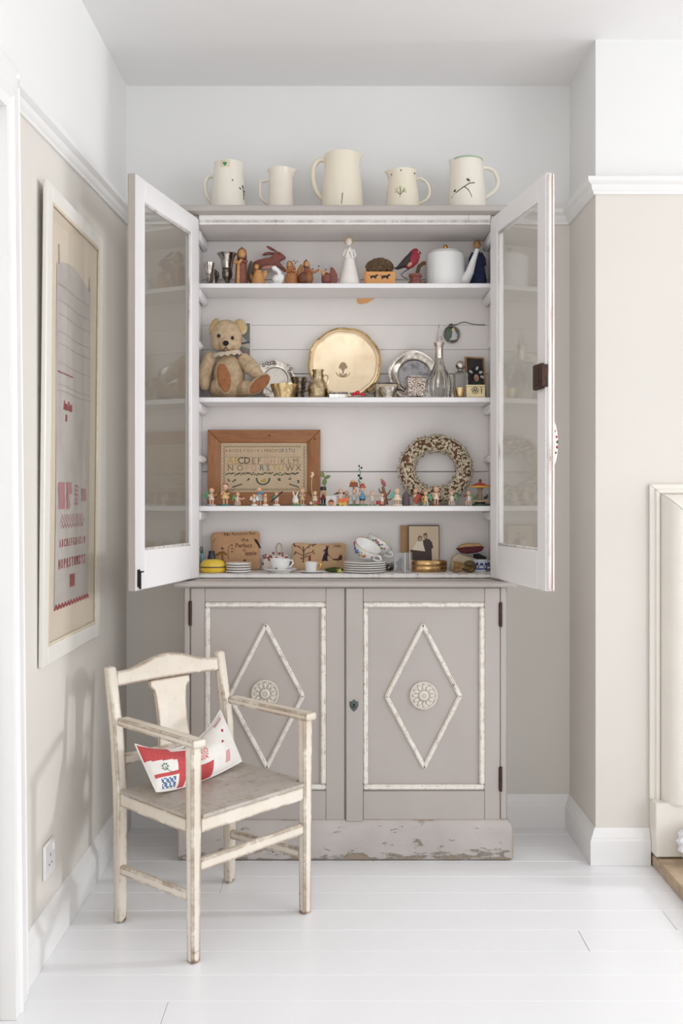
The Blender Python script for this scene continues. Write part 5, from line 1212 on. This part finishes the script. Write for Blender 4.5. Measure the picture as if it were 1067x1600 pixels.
for x, y, a, b, r_ in ((503.5,742,4,3.4,.6),(511.5,745.5,5,2.8,-.4),(507,753,3.6,5,.3)): f.p('leaf', f.mb().ell((f.X(x),-1,f.Z(y)), (a,.6,b), 10, 8, R=(0,r_,0)), C((116,132,70), .5))
f = It('basket_plaque', 'square grey plaque painted with a basket of cherries', 'ornament', 517.5, 3.258, S3)
f.p('plaque', f.mb().box(-8,8,-1,1,0,16,.4), C((206,200,194))); f.p('basket', f.mb().lathe([(.01,.6),(3.4,.6),(5.4,6),(.01,6)], 14, (0,-1,0), sy=.35), C((208,146,100)))
for x, z_ in ((-2.6,7),(0,8.6),(2.6,7),(.6,6.8)): f.p('cherry', f.mb().ell((x,-1.6,z_), (1.6,1.1,1.6), 8, 6), C((130,50,40)))
f = fig('dark haired girl in white pushing an orange doll pram', 532, 764, WHT, HGI, Y=3.292, base=GBASE)
for s_ in (-1, 1): f.p('pigtail', f.mb().ell((s_*5,0,19.5), (1.6,1.4,2), 8, 6), BK)
f.p('flute', f.mb().tube([(-2,-7,20),(-10,-8,18)], .9, 6), BK)
f = It('doll_pram', 'little orange doll pram on yellow wheels', 'toy', 535.5, 3.262, S3)
f.p('tub', f.mb().prism([(-7,4),(6,4),(9,10),(8,13),(-8,10)], -3.5, 3.5, .7), OR)
for x in (-3.6, 3): 
    wh = f.p('wheel', f.mb().tube([(x,-4.6,3),(x,-3.6,3)], 3, 14), YLW); f.p('hub', f.mb().ell((x,-4.7,3), (1,.4,1), 8, 5), OR, wh)
f.p('handle', f.mb().tube([(7,0,12),(11,0,15)], .6, 5), BRW)
f = fig('pale plain figurine half hidden behind the pram', 541.5, 767, C((222,190,166)), C((204,164,130)), Y=3.335)
f = fig('girl in light blue skirt beneath the brown signboard', 553.5, 764, LBL, HGI, Y=3.29, base=GBASE, skirt=1.2)
f = It('signboard', 'brown wooden signboard on a post among the figurines', 'sign', 552.5, 3.325, S3)
f.p('post', f.mb().box(-1.2,1.2,-1,1,0,34,.3), BRW); f.p('board', f.mb().prism([(-7,29),(7,29),(6,36.5),(-5.5,36.5)], -2, 1.4, .5), C((150,78,38))); f.p('finial', f.mb().ell((-1,0,38), (4,2,2.4), 10, 6), NAT); f.p('green_mound', f.mb().box(-8,8,-4,4,0,1.6,.5), GBASE)
f = fig('boy in bright blue coat and red hat, tallest of the standing figurines', 566, 757, BLU, HBL, Y=3.272, base=GBASE, skirt=1.05, legc=C((212,166,130)))
f.p('hat', f.mb().lathe([(.01,f.Z(761.5)),(6,f.Z(762)),(6,f.Z(761)),(3.8,f.Z(760)),(3.2,f.Z(756)),(.01,f.Z(755))], 16), C((176,64,52))); f.p('trousers', f.mb().lathe([(.01,8.4),(4.4,8.4),(4.6,13),(.01,13)], 14), BK)
f = It('berry_branch', 'green stem carrying four dark blue berries above the blue boy', 'ornament', 561.5, 3.315, S3)
f.p('stem', f.mb().tube([(f.X(562),0,0),(f.X(562),0,30),(f.X(560.5),0,f.Z(750)),(f.X(563),0,f.Z(741)),(f.X(561),0,f.Z(729))], .6, 6), C((98,150,92)))
for x, y, r_ in ((561,728,1.5),(564.6,731,1.7),(560.5,743,2),(563.8,747.3,2.2)): f.p('berry', f.mb().ell((f.X(x),-1.4,f.Z(y)), r_, 10, 8), C((40,52,78), .25))
for x, y in ((561.5,734.5),(563.5,737),(560.5,750.5),(562.5,753.5)): f.p('leaf', f.mb().ell((f.X(x),-.6,f.Z(y)), (1.6,.5,1.1), 8, 5, R=(0,.6,0)), C((98,150,92)))
f = fig('small pale angel in grey beside the blue boy', 581.5, 767, C((222,216,204)), C((180,132,100)), Y=3.268, base=C((150,170,140)), w=.9)
f = fig('tiny white angel with a red drum at its side', 597, 770, WHT, HBR, Y=3.258, base=BRW, w=.9)
f.p('drum', f.mb().tube([(-6,-3,2),(-6,-3,8)], 3.4, 12), RDP)
f = It('tree_ornament', 'carved brown tree stump with a pink bird perched on top', 'ornament', 599, 3.34, S3)
f.p('trunk', f.mb().tube([(3,0,1.4),(2,0,12),(1,0,20),(-1,0,30)], [5,4,3,2], 10), C((138,96,70)))
for p_ in ([(2,0,14),(9,0,20),(11,0,25)],[(1,0,18),(-6,0,22),(-7,0,27)],[(4,-1,8),(12,-1,10),(14,-1,16)]): f.p('branch', f.mb().tube(p_, [1.6,1.2,.8], 7), C((138,96,70)))
f.p('bird', f.mb().ell((0,0,35), (3,2.4,6), 10, 8, R=(0,-.5,0)), C((178,96,104))); f.p('bird_head', f.mb().ell((-3,0,40.5), (2.2,2,2), 8, 6), C((196,160,130)))
f = fig('big cream bald baby figurine with a turquoise wing', 620.5, 763, C((240,222,196)), C((238,200,160)), base=C((232,214,190)), wing=WTE, wside=-1, skirt=1.45, skin=C((240,204,166)), w=1.2)
f = It('tapered_block', 'dull purple tapered block between the baby and the cellist', 'ornament', 634, 3.29, S3)
f.p('block', f.mb().lathe([(.01,0),(6.6,0),(6,8),(4.6,17),(2,22),(.01,22.4)], 14, sy=.7), C((104,88,92), .7)); f.p('peg', f.mb().tube([(0,0,22),(.4,0,25)], .4, 5), BK)
f = fig('angel playing a big red cello', 649.5, 763, PKW, C((214,150,130)), Y=3.29, base=GRYB)
f.p('cello', f.mb().lathe([(.01,0),(4.2,1),(5.2,4),(3.6,8),(4.2,11),(3,14),(.01,15)], 14, M=Matrix.Translation((-2,-10,5)) @ Matrix.Rotation(.55, 4, 'Y'), sy=.4), C((166,66,44))); f.p('cello_neck', f.mb().tube([(5,-10,17),(11,-10,27)], .9, 6), C((130,56,40)))
f = fig('seated harpist angel in cream with a green wing', 665, 766, C((244,222,190)), C((228,178,110)), base=C((150,178,150)), wing=C((84,160,124)), wside=1, seat=1)
f.p('harp', f.mb().tube([(-5,-9,5),(-7,-9,14),(-2,-9,17),(-3,-9,5)], .8, 6, True), GOLD)
f = fig('standing cream angel with both hands raised, below the wreath', 681.5, 760, C((240,222,196)), C((222,158,96)), Y=3.282, base=C((150,96,80)), arms='up')
f = fig('seated angel leaning left on a grey block, green wing behind', 706, 766, WHT, C((214,150,130)), base=GRYB, wing=WGR, wside=1, seat=1, lean=-1)
f = fig('seated angel blowing a trumpet beside the carousel', 732.5, 766, WHT, C((226,176,110)), base=GRYB, wing=C((84,160,104)), wside=1, seat=1, lean=-1)
f.p('trumpet', f.mb().tube([(-2,-5,16),(-8,-6,15)], [.6,1.6], 8), BRW)
f = It('toy_carousel', 'toy roundabout with a red and yellow roof, right end of the third shelf', 'toy', 750, 3.325, S3)
f.p('base', f.mb().lathe([(.01,0),(16,0),(16,2.4),(14,3),(.01,3)], 24), C((74,96,70))); f.p('platform', f.mb().lathe([(.01,6),(15.5,6),(15.5,8),(.01,8)], 24), C((214,178,128))); f.p('underframe', f.mb().lathe([(.01,2.8),(8,2.8),(8,6.2),(.01,6.2)], 16), BK)
f.p('column', f.mb().lathe([(.01,7.8),(3.4,7.8),(3,24),(6.4,28),(.01,28.4)], 16), C((172,150,124)))
rf = f.p('roof', f.mb().lathe([(.01,28),(15.6,28.6),(15.6,31),(8,34),(2,36.4),(.01,36.6)], 28), C((186,64,38))); f.p('yellow_band', f.mb().lathe([(15.2,28.4),(15.9,28.5),(15.9,30.6),(15.2,30.8)], 28), C((232,176,50)), rf); f.p('knob', f.mb().ell((0,0,39), (2.4,2.4,2.6), 10, 8), C((110,66,46)), rf)
for x, c_ in ((8,BK),(-8,C((150,120,100)))):
    hs = f.p('horse', f.mb().tube([(x-3,-6,12),(x+1,-6,12.5),(x+3,-6,16),(x+1.2,-6,17.5)], [1.8,1.8,1.3,1], 8), c_); f.p('pole', f.mb().tube([(x,-6,8),(x,-6,28)], .35, 5), GRYB, hs)

# ================================================================== BOTTOM SHELF
i_ = It('yellow_tin', 'oval yellow tin with a dark band, left end of the bottom shelf', 'tin', 332.5, 3.268, S4)
i_.p('tin', i_.mb().lathe([(.01,0),(17,0),(19.6,2),(20,8),(.01,8)], 36, sy=.8), C((234,194,58), .2)); i_.p('band', i_.mb().lathe([(19.6,7.6),(20.3,8),(20.3,9.4),(19.6,9.8)], 36, sy=.8), C((66,44,44), .3))
i_.p('lid', i_.mb().lathe([(.01,9.4),(20,9.4),(19.2,13.5),(16,18),(11,20.2),(.01,20.8)], 36, sy=.8), C((236,200,70), .2))
i_ = It('teal_figure', 'slim teal ornament with a black loop, at the left edge of the bottom shelf', 'ornament', 315.6, 3.305, S4)
i_.p('body', i_.mb().lathe([(.01,0),(3.2,0),(3,20),(1.6,34),(.01,37)], 14), C((96,150,158), .4)); i_.p('loop', i_.mb().tube([(-.5+2*math.cos(a),-2.4,34+5*math.sin(a)) for a in [6.28*k/12 for k in range(12)]], .7, 6, True), BK)
i_ = It('dark_pot', 'small dark blue pot behind the yellow tin', 'pot', 330.5, 3.325, S4)
i_.lathe('pot', [(None,.01),(None,6),(880,6.5),(870,6),(863,4.4),(861,5),(861,.01)], C((52,52,66), .4))
def pillow(it, x0, x1, z0, zt, th, mat, dz=lambda u: 0, nm='cover', n=24):
    def f(sg):
        def g(u, v):
            e = (max(0,4*u*(1-u))*max(0,4*v*(1-v)))**.4
            x = x0+(x1-x0)*u; z_ = z0+(zt+dz(u)-z0)*v
            x += (1.6*math.sin(math.pi*v))*(1 if u < .5 else -1)*abs(2*u-1)**4; z_ += -1.4*math.sin(math.pi*u)*(1 if v > .5 else 0)*abs(2*v-1)**4
            cc = 2.6*((2*u-1)**8)*((2*v-1)**8); x += cc*(1 if u < .5 else -1); z_ += cc*(1 if v < .5 else -1)
            return (x, -sg*th*e, max(z_, 0))
        return g
    m = it.mb(); m.grid(f(1), n, n); m.grid(f(-1), n, n); return it.p(nm, m, mat, smooth=60)
BURL = weave((202,160,122), (172,130,96), 1100, .95, .4, 'burlap'); BURL2 = weave((212,176,140), (184,146,112), 1100, .95, .4, 'pale_burlap')
i_ = It('burlap_pillow', 'brown burlap pillow stitched with words, behind the stack of small plates', 'pillow', 367.5, 3.36, S4+.0006, None, 0, -.06)
th_ = 5.5
pb = pillow(i_, -39.5, 39.5, 0, i_.Z(831), th_, BURL, lambda u: 2*u)
INK = plain((112,70,54), .9); INKD = plain((52,34,36), .9)
def sf(x, z_, x0, x1, z0, zt, th):
    u = max(.01, min(.99, (x-x0)/(x1-x0))); v = max(.01, min(.99, (z_-z0)/(zt-z0))); return -th*(4*u*(1-u)*4*v*(1-v))**.4-.25
def ptext(it, txt, cx_, y, size, mt, b, roll=0, gap=1.0):
    W_ = [{'i':.28,'l':.28,'t':.36,'f':.34,'r':.38,' ':.3,'m':.85,'w':.75,'J':.5,'1':.5}.get(c_, .56)*size*gap for c_ in txt]; tot = sum(W_); x = cx_-tot/2
    for c_, w_ in zip(txt, W_):
        xx = x+w_/2; x += w_
        if c_ == ' ': continue
        zz = it.Z(y)-(xx-cx_)*math.tan(roll); it.p('stitched_letter', it.mb().text(c_, size, TM(xx, sf(xx, zz+size*.3, *b), zz, roll), .15, bold=.008), mt, b_par, None, 0)
bb_ = (-39.5, 39.5, 0, i_.Z(831), th_); b_par = pb
ptext(i_, 'No Season for', i_.X(375), 837.5, 8.2, INK, bb_, -.03, .92); ptext(i_, 'the', i_.X(383), 846, 8, INK, bb_); ptext(i_, 'Perfect', i_.X(381), 855.5, 9.5, INK, bb_, 0, .82); ptext(i_, 'in', i_.X(382), 861.5, 6.5, INK, bb_); ptext(i_, 'apple', i_.X(392), 867, 9, INK, bb_, 0, .8)
def pdec(nm, poly, mt): 
    c_ = [(i_.X(a), i_.Z(b)) for a, b in poly]; cx_ = sum(p[0] for p in c_)/len(c_); cz_ = sum(p[1] for p in c_)/len(c_)
    yy = sf(cx_, cz_, *bb_); i_.p(nm, i_.mb().prism(c_, yy-.3, yy+.8), mt, b_par, None, 0)
pdec('stitched_tree', [(337,866),(344,862),(350,861),(356,867),(353,868),(349,865),(350,876),(354,880),(343,880),(347,874),(346,865),(340,869)], plain((140,98,48), .9)); pdec('stitched_bird', [(346,857),(347,854),(348,856.5),(351,857.5),(348,859)], INKD)
pdec('stitched_swift', [(337.5,840.5),(333.5,845),(333,846.5),(335.5,848.5),(334,846),(336,843.5)], plain((140,88,50), .9))
pdec('stitched_crow', [(396.5,841),(399,842.5),(402,843.5),(404,848),(408,856),(406.5,857),(402,851),(398.5,846.5)], INKD)
for y in (852, 857, 862): pdec('stitched_dot', [(361.5,y),(363,y-1.4),(364.3,y),(363,y+1.4)], INK)
i_.p('stitched_swirl', i_.mb().tube([(i_.X(x), sf(i_.X(x), i_.Z(y), *bb_), i_.Z(y)) for x, y in ((358,874),(356.5,864),(357.5,855),(361,851),(364,852))], .4, 5), INK, b_par)
pdec('stitched_leaf', [(380,877),(383,873.5),(385,876.5)], INKD)
STK = 'stacked saucers on the bottom shelf'
def plates(px, n, r0, ztop, Y, lab, nm):
    h = ztop/n
    for k in range(n):
        it = It(nm, lab[k], 'plate', px+random.uniform(-.8,.8), Y, S4+k*h*Y/F+.00002*k, STK)
        it.p('rim', it.mb().lathe([(.01,.05),(r0*.62,.05),(r0*.66,h*.2),(r0*.9,h*.32),(r0*.985,h*.48),(r0,h*.62),(r0*.995,h*.82),(r0*.98,h*.9),(r0*.9,h*.86),(r0*.62,h*.5),(.01,h*.45)], 40), plain((248,245,238), .14, 0, .02, 20, 0, 'saucer_glaze') if n > 4 else WPORC)
plates(372.5, 4, 20, 15.5, 3.268, ['small white saucer at the foot of the stack before the burlap pillow','second small white saucer up, before the burlap pillow','third small white saucer up, before the burlap pillow','small white saucer topping the stack before the burlap pillow'], 'saucer')
i_ = It('floral_pincushion', 'white and red flowered cloth pouch with a loop, behind the left teacup', 'pouch', 430, 3.362, S4, None, 0, -.05)
pp = pillow(i_, -22, 22, 0, i_.Z(866), 6, plain((226,214,204), .9, 0, .12, 60, .2), nm='cloth')
i_.p('loop', i_.mb().tube([(6+4.6*math.cos(a),0,i_.Z(866)+8+9*math.sin(a)) for a in [6.28*k/20 for k in range(20)]], 1.4, 6, True, flat=1.8), weave((206,190,168),(170,152,130), 1100, .9, .3, 'tape'))
for k in range(22):
    x = random.uniform(-20,20); z_ = random.choice((random.uniform(18,27), random.uniform(4,27))); yy = sf(x, z_, -22, 22, 0, i_.Z(866), 6)
    i_.p('printed_rose', i_.mb().ell((x,yy,z_), (2,.4,1.7), 8, 5), C(random.choice(((150,60,66),(128,66,60),(110,90,80))), .9), pp)
CUPS = 'teacups on the bottom shelf'
i_ = It('saucer', 'wide white saucer under the plain white teacup left of centre', 'plate', 438, 3.262, S4, CUPS); i_.p('rim', i_.mb().lathe([(.01,0),(15,0),(16,1.5),(26,5.6),(26,6.4),(15,2.6),(.01,2.6)], 40), WPORC)
i_ = It('teacup', 'plain white teacup on the wide saucer, left of centre', 'cup', 437.5, 3.262, S4+2.75*3.262/F, CUPS)
i_.p('bowl', i_.mb().lathe([(.01,0),(8,0),(9,1.5),(12.6,5),(14.6,11),(16,18.5),(16.2,19),(15.6,19),(14,11),(11.6,5.4),(.01,3.4)], 40), WPORC); i_.p('handle', i_.mb().tube([(14,0,16),(19,0,16.5),(20.5,0,12),(17,0,7),(13,0,6)], 1.2, 8), WPORC); i_.p('tiny_spray', i_.mb().ell((-5,-12.4,4.5), (1.6,.5,1.2), 8, 5), C((90,96,84)))
i_ = It('burlap_pillow', 'pale burlap pillow showing a tree and dark hares, middle of the bottom shelf', 'pillow', 498, 3.362, S4+.0006, None, 0, -.06)
th_ = 4.5; bb_ = (-43.5, 43.5, 0, i_.Z(848.5), th_); pb = pillow(i_, -43.5, 43.5, 0, i_.Z(848.5), th_, BURL2, lambda u: 1.5*abs(2*u-1)); b_par = pb
ptext(i_, '1980', i_.X(526.5), 855.5, 6, plain((92,70,62), .9), bb_)
def vine(pts_, r=.55):
    i_.p('stitched_branch', i_.mb().tube([(i_.X(x), sf(i_.X(x), i_.Z(y), *bb_)-.1, i_.Z(y)) for x, y in pts_], r, 5), plain((98,74,66), .9), b_par)
vine([(474,878),(474.5,866),(474.5,857),(473,854)], .8); vine([(474.5,863),(478,857),(484,852),(492,851)]); vine([(474.5,863),(471,857),(465,854),(459,851)]); vine([(474.5,869),(466,864),(460,864)]); vine([(474.5,867),(482,864),(490,862)]); vine([(474,874),(471,871)]); vine([(474,872),(478,870)])
for x, y in ((459,850),(460.5,853.5),(467,854),(492,850.5),(489,853),(484,852),(482.5,855.5),(460,866),(462,862.5),(490.5,864.5),(489,860.5),(470.5,872.5),(478.5,869),(473.5,878)): 
    X, Zz = i_.X(x), i_.Z(y); i_.p('stitched_leaf', i_.mb().ell((X, sf(X,Zz,*bb_), Zz), (1.7,.4,.9), 8, 5, R=(0,random.uniform(-.6,.6),0)), plain((98,74,66), .9), b_par)
pdec('stitched_hare', [(503,877),(504.5,870),(507.5,863),(508,861),(504.8,861.8),(504.6,860.8),(508.5,858),(510,855),(509.5,852.4),(511,853),(512,855.5),(513.6,852.4),(514,853),(512.4,857.5),(512,862),(513,866),(513.6,868),(511.6,868.5),(511.6,875),(513.6,877),(507,876),(504,877.5)], plain((56,40,46), .9))
pdec('stitched_sledge', [(520,873.2),(534,873),(534,875.2),(528.6,875.4),(528.4,877.2),(527.4,877.2),(527.2,875.4),(520,875.2)], plain((78,46,44), .9)); pdec('stitched_hare', [(527.5,873.4),(529,869.5),(531.4,868),(530.4,865.6),(532,866.4),(534.5,868.4),(535,872.8)], plain((92,54,46), .9))
vine([(513.4,867),(520,873.6)], .3); pdec('stitched_hare', [(482,876),(482.4,872),(481.2,867),(482.6,867.8),(484,870),(485.4,866),(486,867),(485.2,871),(485.8,876)], plain((126,56,46), .9))
i_ = It('saucer', 'small flat white saucer under the straight sided white cup', 'plate', 487.5, 3.262, S4, CUPS); i_.p('rim', i_.mb().lathe([(.01,0),(13,0),(19.4,2.2),(19.6,3),(13,1.4),(.01,1.4)], 40), WPORC)
i_ = It('teacup', 'straight sided white cup with a gold handle, before the pale burlap pillow', 'cup', 486, 3.262, S4+1.5*3.262/F, CUPS)
i_.p('bowl', i_.mb().lathe([(.01,0),(7.8,0),(8.6,1),(10,14.6),(10.2,15),(9.6,15),(8,2),(.01,1.6)], 36), WPORC); i_.p('handle', i_.mb().tube([(9,0,12.5),(14,0,13.5),(15.4,0,10),(13.6,0,5),(9.4,0,3)], 1.1, 8), GOLD, label='gold handle')
i_ = It('moss_posy', 'clump of dark green moss with tiny yellow flowers, beside the tall saucer stack', 'plant', 522, 3.262, S4)
m = i_.mb(); m.ell((0,0,3.6), (14,6,3.6), 14, 8)
for k in range(330):
    a = random.uniform(0,6.28); b = random.uniform(.05,1.5); c_ = Vector((14.5*math.cos(a)*math.cos(b), 6.4*math.sin(a)*math.cos(b), 3.4+4*math.sin(b))); d_ = Vector((random.gauss(0,1),random.gauss(0,1),abs(random.gauss(0,.8)))).normalized()*random.uniform(.8,1.8); m.tube([c_, c_+d_], [.4,.15], 3)
i_.p('moss', m, plain((66,84,42), .95, 0, .5, 200), kind='stuff')
m = i_.mb()
for k in range(34): 
    a = random.uniform(0,6.28); m.ell((8+5*math.cos(a)*random.random(), -5.5-random.random(), 3+random.uniform(-2.4,3)), .75, 6, 4)
i_.p('tiny_flowers', m, C((222,206,110)), kind='stuff')
plates(569.5, 5, 33.5, 17.5, 3.274, ['lowest cream saucer of the tall stack right of centre','second cream saucer from the bottom of the tall stack','middle cream saucer of the tall stack right of centre','fourth cream saucer from the bottom of the tall stack','top cream saucer of the tall stack, under the flowered teacups'], 'saucer')
def fcup(px, Y, py, label, rot, sc):
    z_ = S4+17.7*3.274/F
    it = It('teacup', label, 'cup', px, Y, z_, CUPS, 0, 0, 0)
    Mx = Matrix.Translation((0,0,py)) @ rot
    it.p('bowl', it.mb().lathe([(.01,-11),(7,-11),(8,-9.5),(15,-5),(19.6,2),(21.5,9),(22,11),(21.4,11),(18.8,2.4),(14,-4),(.01,-8.4)], 44, M=Mx), WPORC)
    it.p('gilt_rim', it.mb().lathe([(21.4,10.9),(22.1,10.9),(22,11.4),(21.5,11.4)], 44, M=Mx), GOLD)
    it.p('handle', it.mb().tube([(18,0,4),(25,0,7),(29,0,3),(26,0,-1),(20,0,-3),(15,0,-3)], 1.6, 10, M=Mx), WPORC)
    return it, Mx
Rt = Matrix.Rotation(.46, 4, 'Y') @ Matrix.Rotation(.40, 4, 'X') @ Matrix.Rotation(-.35, 4, 'Z')
c1, M1 = fcup(571, 3.268, 15.2, 'flowered teacup tipped forward on the tall saucer stack', Rt, 1)
def cdec(it, Mx, ang, z_, r, c_, nm):
    rr = 15+(z_+5)*.66 if z_ < 2 else 19.6+(z_-2)*.27
    it.p(nm, it.mb().ell((rr*math.cos(ang), rr*math.sin(ang), z_), (r,r,r), 8, 6, M=Mx), C(c_, .25))
for a, z_, r, c_ in ((-2.0,-1,3.4,(84,106,160)),(-1.85,2.6,2.4,(110,128,176)),(-2.25,2,2.2,(70,90,140)),(-1.35,-.6,2.6,(206,150,70)),(-1.15,1.8,2.0,(190,90,60)),(-2.8,5,2.8,(178,84,108)),(-2.6,3,1.8,(150,70,100)),(-1.6,-3,1.8,(120,140,90)),(-1.7,1,1.6,(120,150,90)),(-2.4,-1.5,1.6,(110,140,80)),(-1.2,-2.4,1.5,(110,140,80)),(-1.5,4,1.4,(150,160,90)),(-.55,3,1.8,(120,80,120))):
    cdec(c1, M1, a, z_, r, c_, 'painted_flower')
Rt2 = Matrix.Rotation(.62, 4, 'Y') @ Matrix.Rotation(-.10, 4, 'X') @ Matrix.Rotation(-.25, 4, 'Z')
c2, M2 = fcup(588, 3.345, 19, 'flowered teacup leaning behind the other one, handle to the right', Rt2, 1)
for a, z_, r, c_ in ((-1.7,7,2,(140,80,120)),(-1.5,6,2.2,(170,90,110)),(-1.3,4,2.2,(110,80,130)),(-1.0,2,2,(120,140,90)),(-.8,4,1.8,(190,110,110)),(-1.9,5,1.6,(120,140,90)),(-1.15,7,1.5,(100,130,80))): cdec(c2, M2, a, z_, r, c_, 'painted_flower')
i_ = It('filigree_trinket', 'small dark filigree trinket between saucers and glass block', 'ornament', 608, 3.33, S4)
i_.p('core', i_.mb().ell((0,0,5), (7,5,5), 12, 8), SILVD)
for k in range(10):
    a = 6.28*k/10; i_.p('curl', i_.mb().tube([(6.4*math.cos(a)+1.8*math.cos(t), 4*math.sin(a)-1, 7.4+4*math.sin(a*2)+1.8*math.sin(t)) for t in [6.28*j_/8 for j_ in range(8)]], .5, 4, True), DKIRON)
# photo of two children
i_ = It('old_photograph', 'sepia photograph of two children on a dark edged mount beside a brown card', 'photograph', 662, 3.375, S4, None, 0, -.05)
Zt = i_.Z(820.5)
i_.p('mount', i_.mb().box(i_.X(638),i_.X(686.5),-1,.8,0,Zt,.3), C((70,52,42), .6)); i_.p('print', i_.mb().box(i_.X(639),i_.X(685.4),-1.3,-.9,1,Zt-1.6), plain((216,194,164), .5, 0, .1, 14, 0, 'sepia'))
X, Z = i_.X, i_.Z
def flat(nm, poly, c_, y0=-1.6): i_.p(nm, i_.mb().prism([(X(600+a/10.67), Z(810+b/10.67)) for a, b in poly], y0, -1.2), C(c_, .6))
flat('printed_bench', [(440,520),(690,540),(690,690),(440,690)], (74,58,52), -1.45)
flat('printed_dress', [(540,385),(640,380),(670,470),(690,550),(470,525),(500,470),(525,430)], (238,226,204), -1.6); flat('printed_head', [(560,330),(580,295),(610,285),(635,310),(630,350),(610,380),(575,375)], (128,100,84), -1.7); flat('printed_face', [(585,325),(612,320),(618,350),(600,372),(585,355)], (206,176,150), -1.85)
flat('printed_suit', [(650,370),(700,340),(750,345),(800,400),(820,490),(790,510),(800,690),(680,690),(690,560),(655,440)], (74,58,54), -1.65); flat('printed_head', [(655,260),(712,238),(722,290),(715,330),(690,345),(665,320)], (98,76,66), -1.75); flat('printed_face', [(672,285),(705,278),(708,315),(692,338),(675,320)], (206,176,150), -1.9)
i_ = It('brown_card', 'plain brown card standing behind the sepia photograph', 'card', 640, 3.388, S4, None, 0, -.02)
i_.p('sheet', i_.mb().box(i_.X(625.5),i_.X(655),-.5,.5,0,i_.Z(821),.2), plain((178,138,98), .7, 0, .12, 20))
i_ = It('glass_block', 'clear glass block holding a grey portrait, before the brown card', 'photograph', 629.5, 3.262, S4)
i_.p('block', i_.mb().box(-14.5,14.5,-4,4,0,i_.Z(863),.5), glass('block_glass', (.93,.94,.95,1), .12, 1.2), smooth=0); i_.p('portrait', i_.mb().box(-13.4,2,3.2,3.8,1,i_.Z(864)), plain((172,168,164), .5, 0, .2, 50))
i_.p('portrait_figure', i_.mb().prism([(-12,2),(0,2),(-2,10),(0,20),(-4,24),(-8,18),(-11,16),(-9,9)], 2.8, 3.2), C((120,116,112), .6)); i_.p('edge_strip', i_.mb().box(2.4,3.4,-4.8,4.8,.2,i_.Z(863.4)), C((230,230,230), .2))
i_ = It('brass_tin', 'low oval gilt tin with a ridged side beside the glass block', 'tin', 670, 3.30, S4)
i_.p('tin', i_.mb().lathe([(.01,0),(26,0),(28,2),(28.4,8),(27.6,9),(28.6,10),(28.4,16),(26,18),(.01,18.6)], 44, sy=.6), metal((196,160,112), .2, (110,84,54), .5, 22, 'old_brass'))
i_ = It('dried_flower', 'shrivelled golden brown dried protea head lying by the blue cup', 'flower', 718.5, 3.250, S4)
m = i_.mb()
for k in range(110):
    a = random.uniform(-1, 1); b = random.uniform(0, 6.28); L = random.uniform(10, 17); p0 = Vector((10,0,8)); d_ = Vector((-1, .45*math.cos(b), .5*math.sin(b)+.02))
    p1 = p0+d_.normalized()*L*1.45; p1.z = max(p1.z, .8); p1.y = max(p1.y, -9); m.tube([p0+Vector((0,3*math.cos(b),3*math.sin(b))), (p0+p1)/2+Vector((0,2*math.cos(b),2*math.sin(b)+.6)), p1], [1.6,1.5,.3], 5)
i_.p('bracts', m, plain((168,132,84), .9, 0, .45, 50), kind='stuff'); i_.p('calyx', i_.mb().ell((15,0,9.8), (11,7,9.6), 14, 10), plain((98,80,54), .9, 0, .5, 60, .4)); 
for k in range(5): i_.p('dry_leaf', i_.mb().ell((6+k*4,-6.6,5+3*(k % 3)), (4.6,.7,2), 8, 6, R=(0,.6-k*.35,0)), plain((112,96,48) if k % 2 else (74,56,40), .9, 0, .3, 80))
i_ = It('cream_cloth_bag', 'folded cream cloth bag under the dark red pincushion', 'cloth', 722, 3.352, S4)
i_.p('cloth', i_.mb().prism([(-20,0),(24,0),(26,12),(20,19),(6,23),(-6,27),(-16,20)], -10, 8, 3), plain((206,190,164), .95, 0, .15, 30, .3, 'cream_linen'))
i_ = It('red_pincushion', 'dark red velvet pincushion with a tan top, resting on the cloth bag', 'cushion', 734, 3.35, S4+27.2*3.352/F, None, .0, 0, -.06)
i_.p('velvet', i_.mb().prism([(-21,8),(-14,1),(-4,-.5),(10,.5),(18,3),(22,8.5),(16,10),(-10,10)], -10, 9, 2.4), C((92,30,40), .8)); i_.p('top', i_.mb().prism([(-20,8.8),(-12,14),(-2,15.6),(16,14),(20,10.4),(10,9.8),(-10,9.8)], -9.4, 8.6, 1.4), plain((196,158,112), .9, 0, .2, 60))
i_ = It('black_pouch', 'black wedge shaped pouch behind the blue and white cup', 'pouch', 748, 3.387, S4)
i_.p('pouch', i_.mb().prism([(-9,0),(12,0),(11,20),(0,25),(-8,24)], -4, 4, 1.5), C((54,46,48), .8))
i_ = It('blue_cup', 'blue and white patterned china cup, right end of the bottom shelf', 'cup', 751, 3.303, S4, CUPS)
cupb = i_.p('bowl', i_.mb().lathe([(.01,0),(8.5,0),(9,1.6),(8,3),(9.4,6),(10.4,11),(11.6,17),(12.2,18.4),(11.4,18.2),(9.6,11),(8,4),(.01,3)], 36), plain((226,230,238), .12, 0, .03, 20, 0, 'blue_white_china'))
m = i_.mb(); m.lathe([(8.4,3.4),(9.1,4.4),(9.5,5.6),(9,4.4)], 30); i_.p('blue_band', m, C((66,92,160), .2)); 
for k in range(13):
    a = -2.9+k*.22; i_.p('painted_leaf', i_.mb().ell((10.2*math.cos(a),10.2*math.sin(a),8+3*(k % 2)), (1.2,1.2,1.4), 7, 5), C((62,86,156), .2)) if k % 3 else i_.p('painted_bloom', i_.mb().ell((10.6*math.cos(a),10.6*math.sin(a),12.5), (2.2,2.2,2.4), 8, 6), C((40,58,130), .2))
i_.p('handle', i_.mb().tube([(11,0,15.5),(15,0,16.5),(17.6,0,12),(16,0,6.5),(10,0,5.5)], 1.2, 8), WPORC)
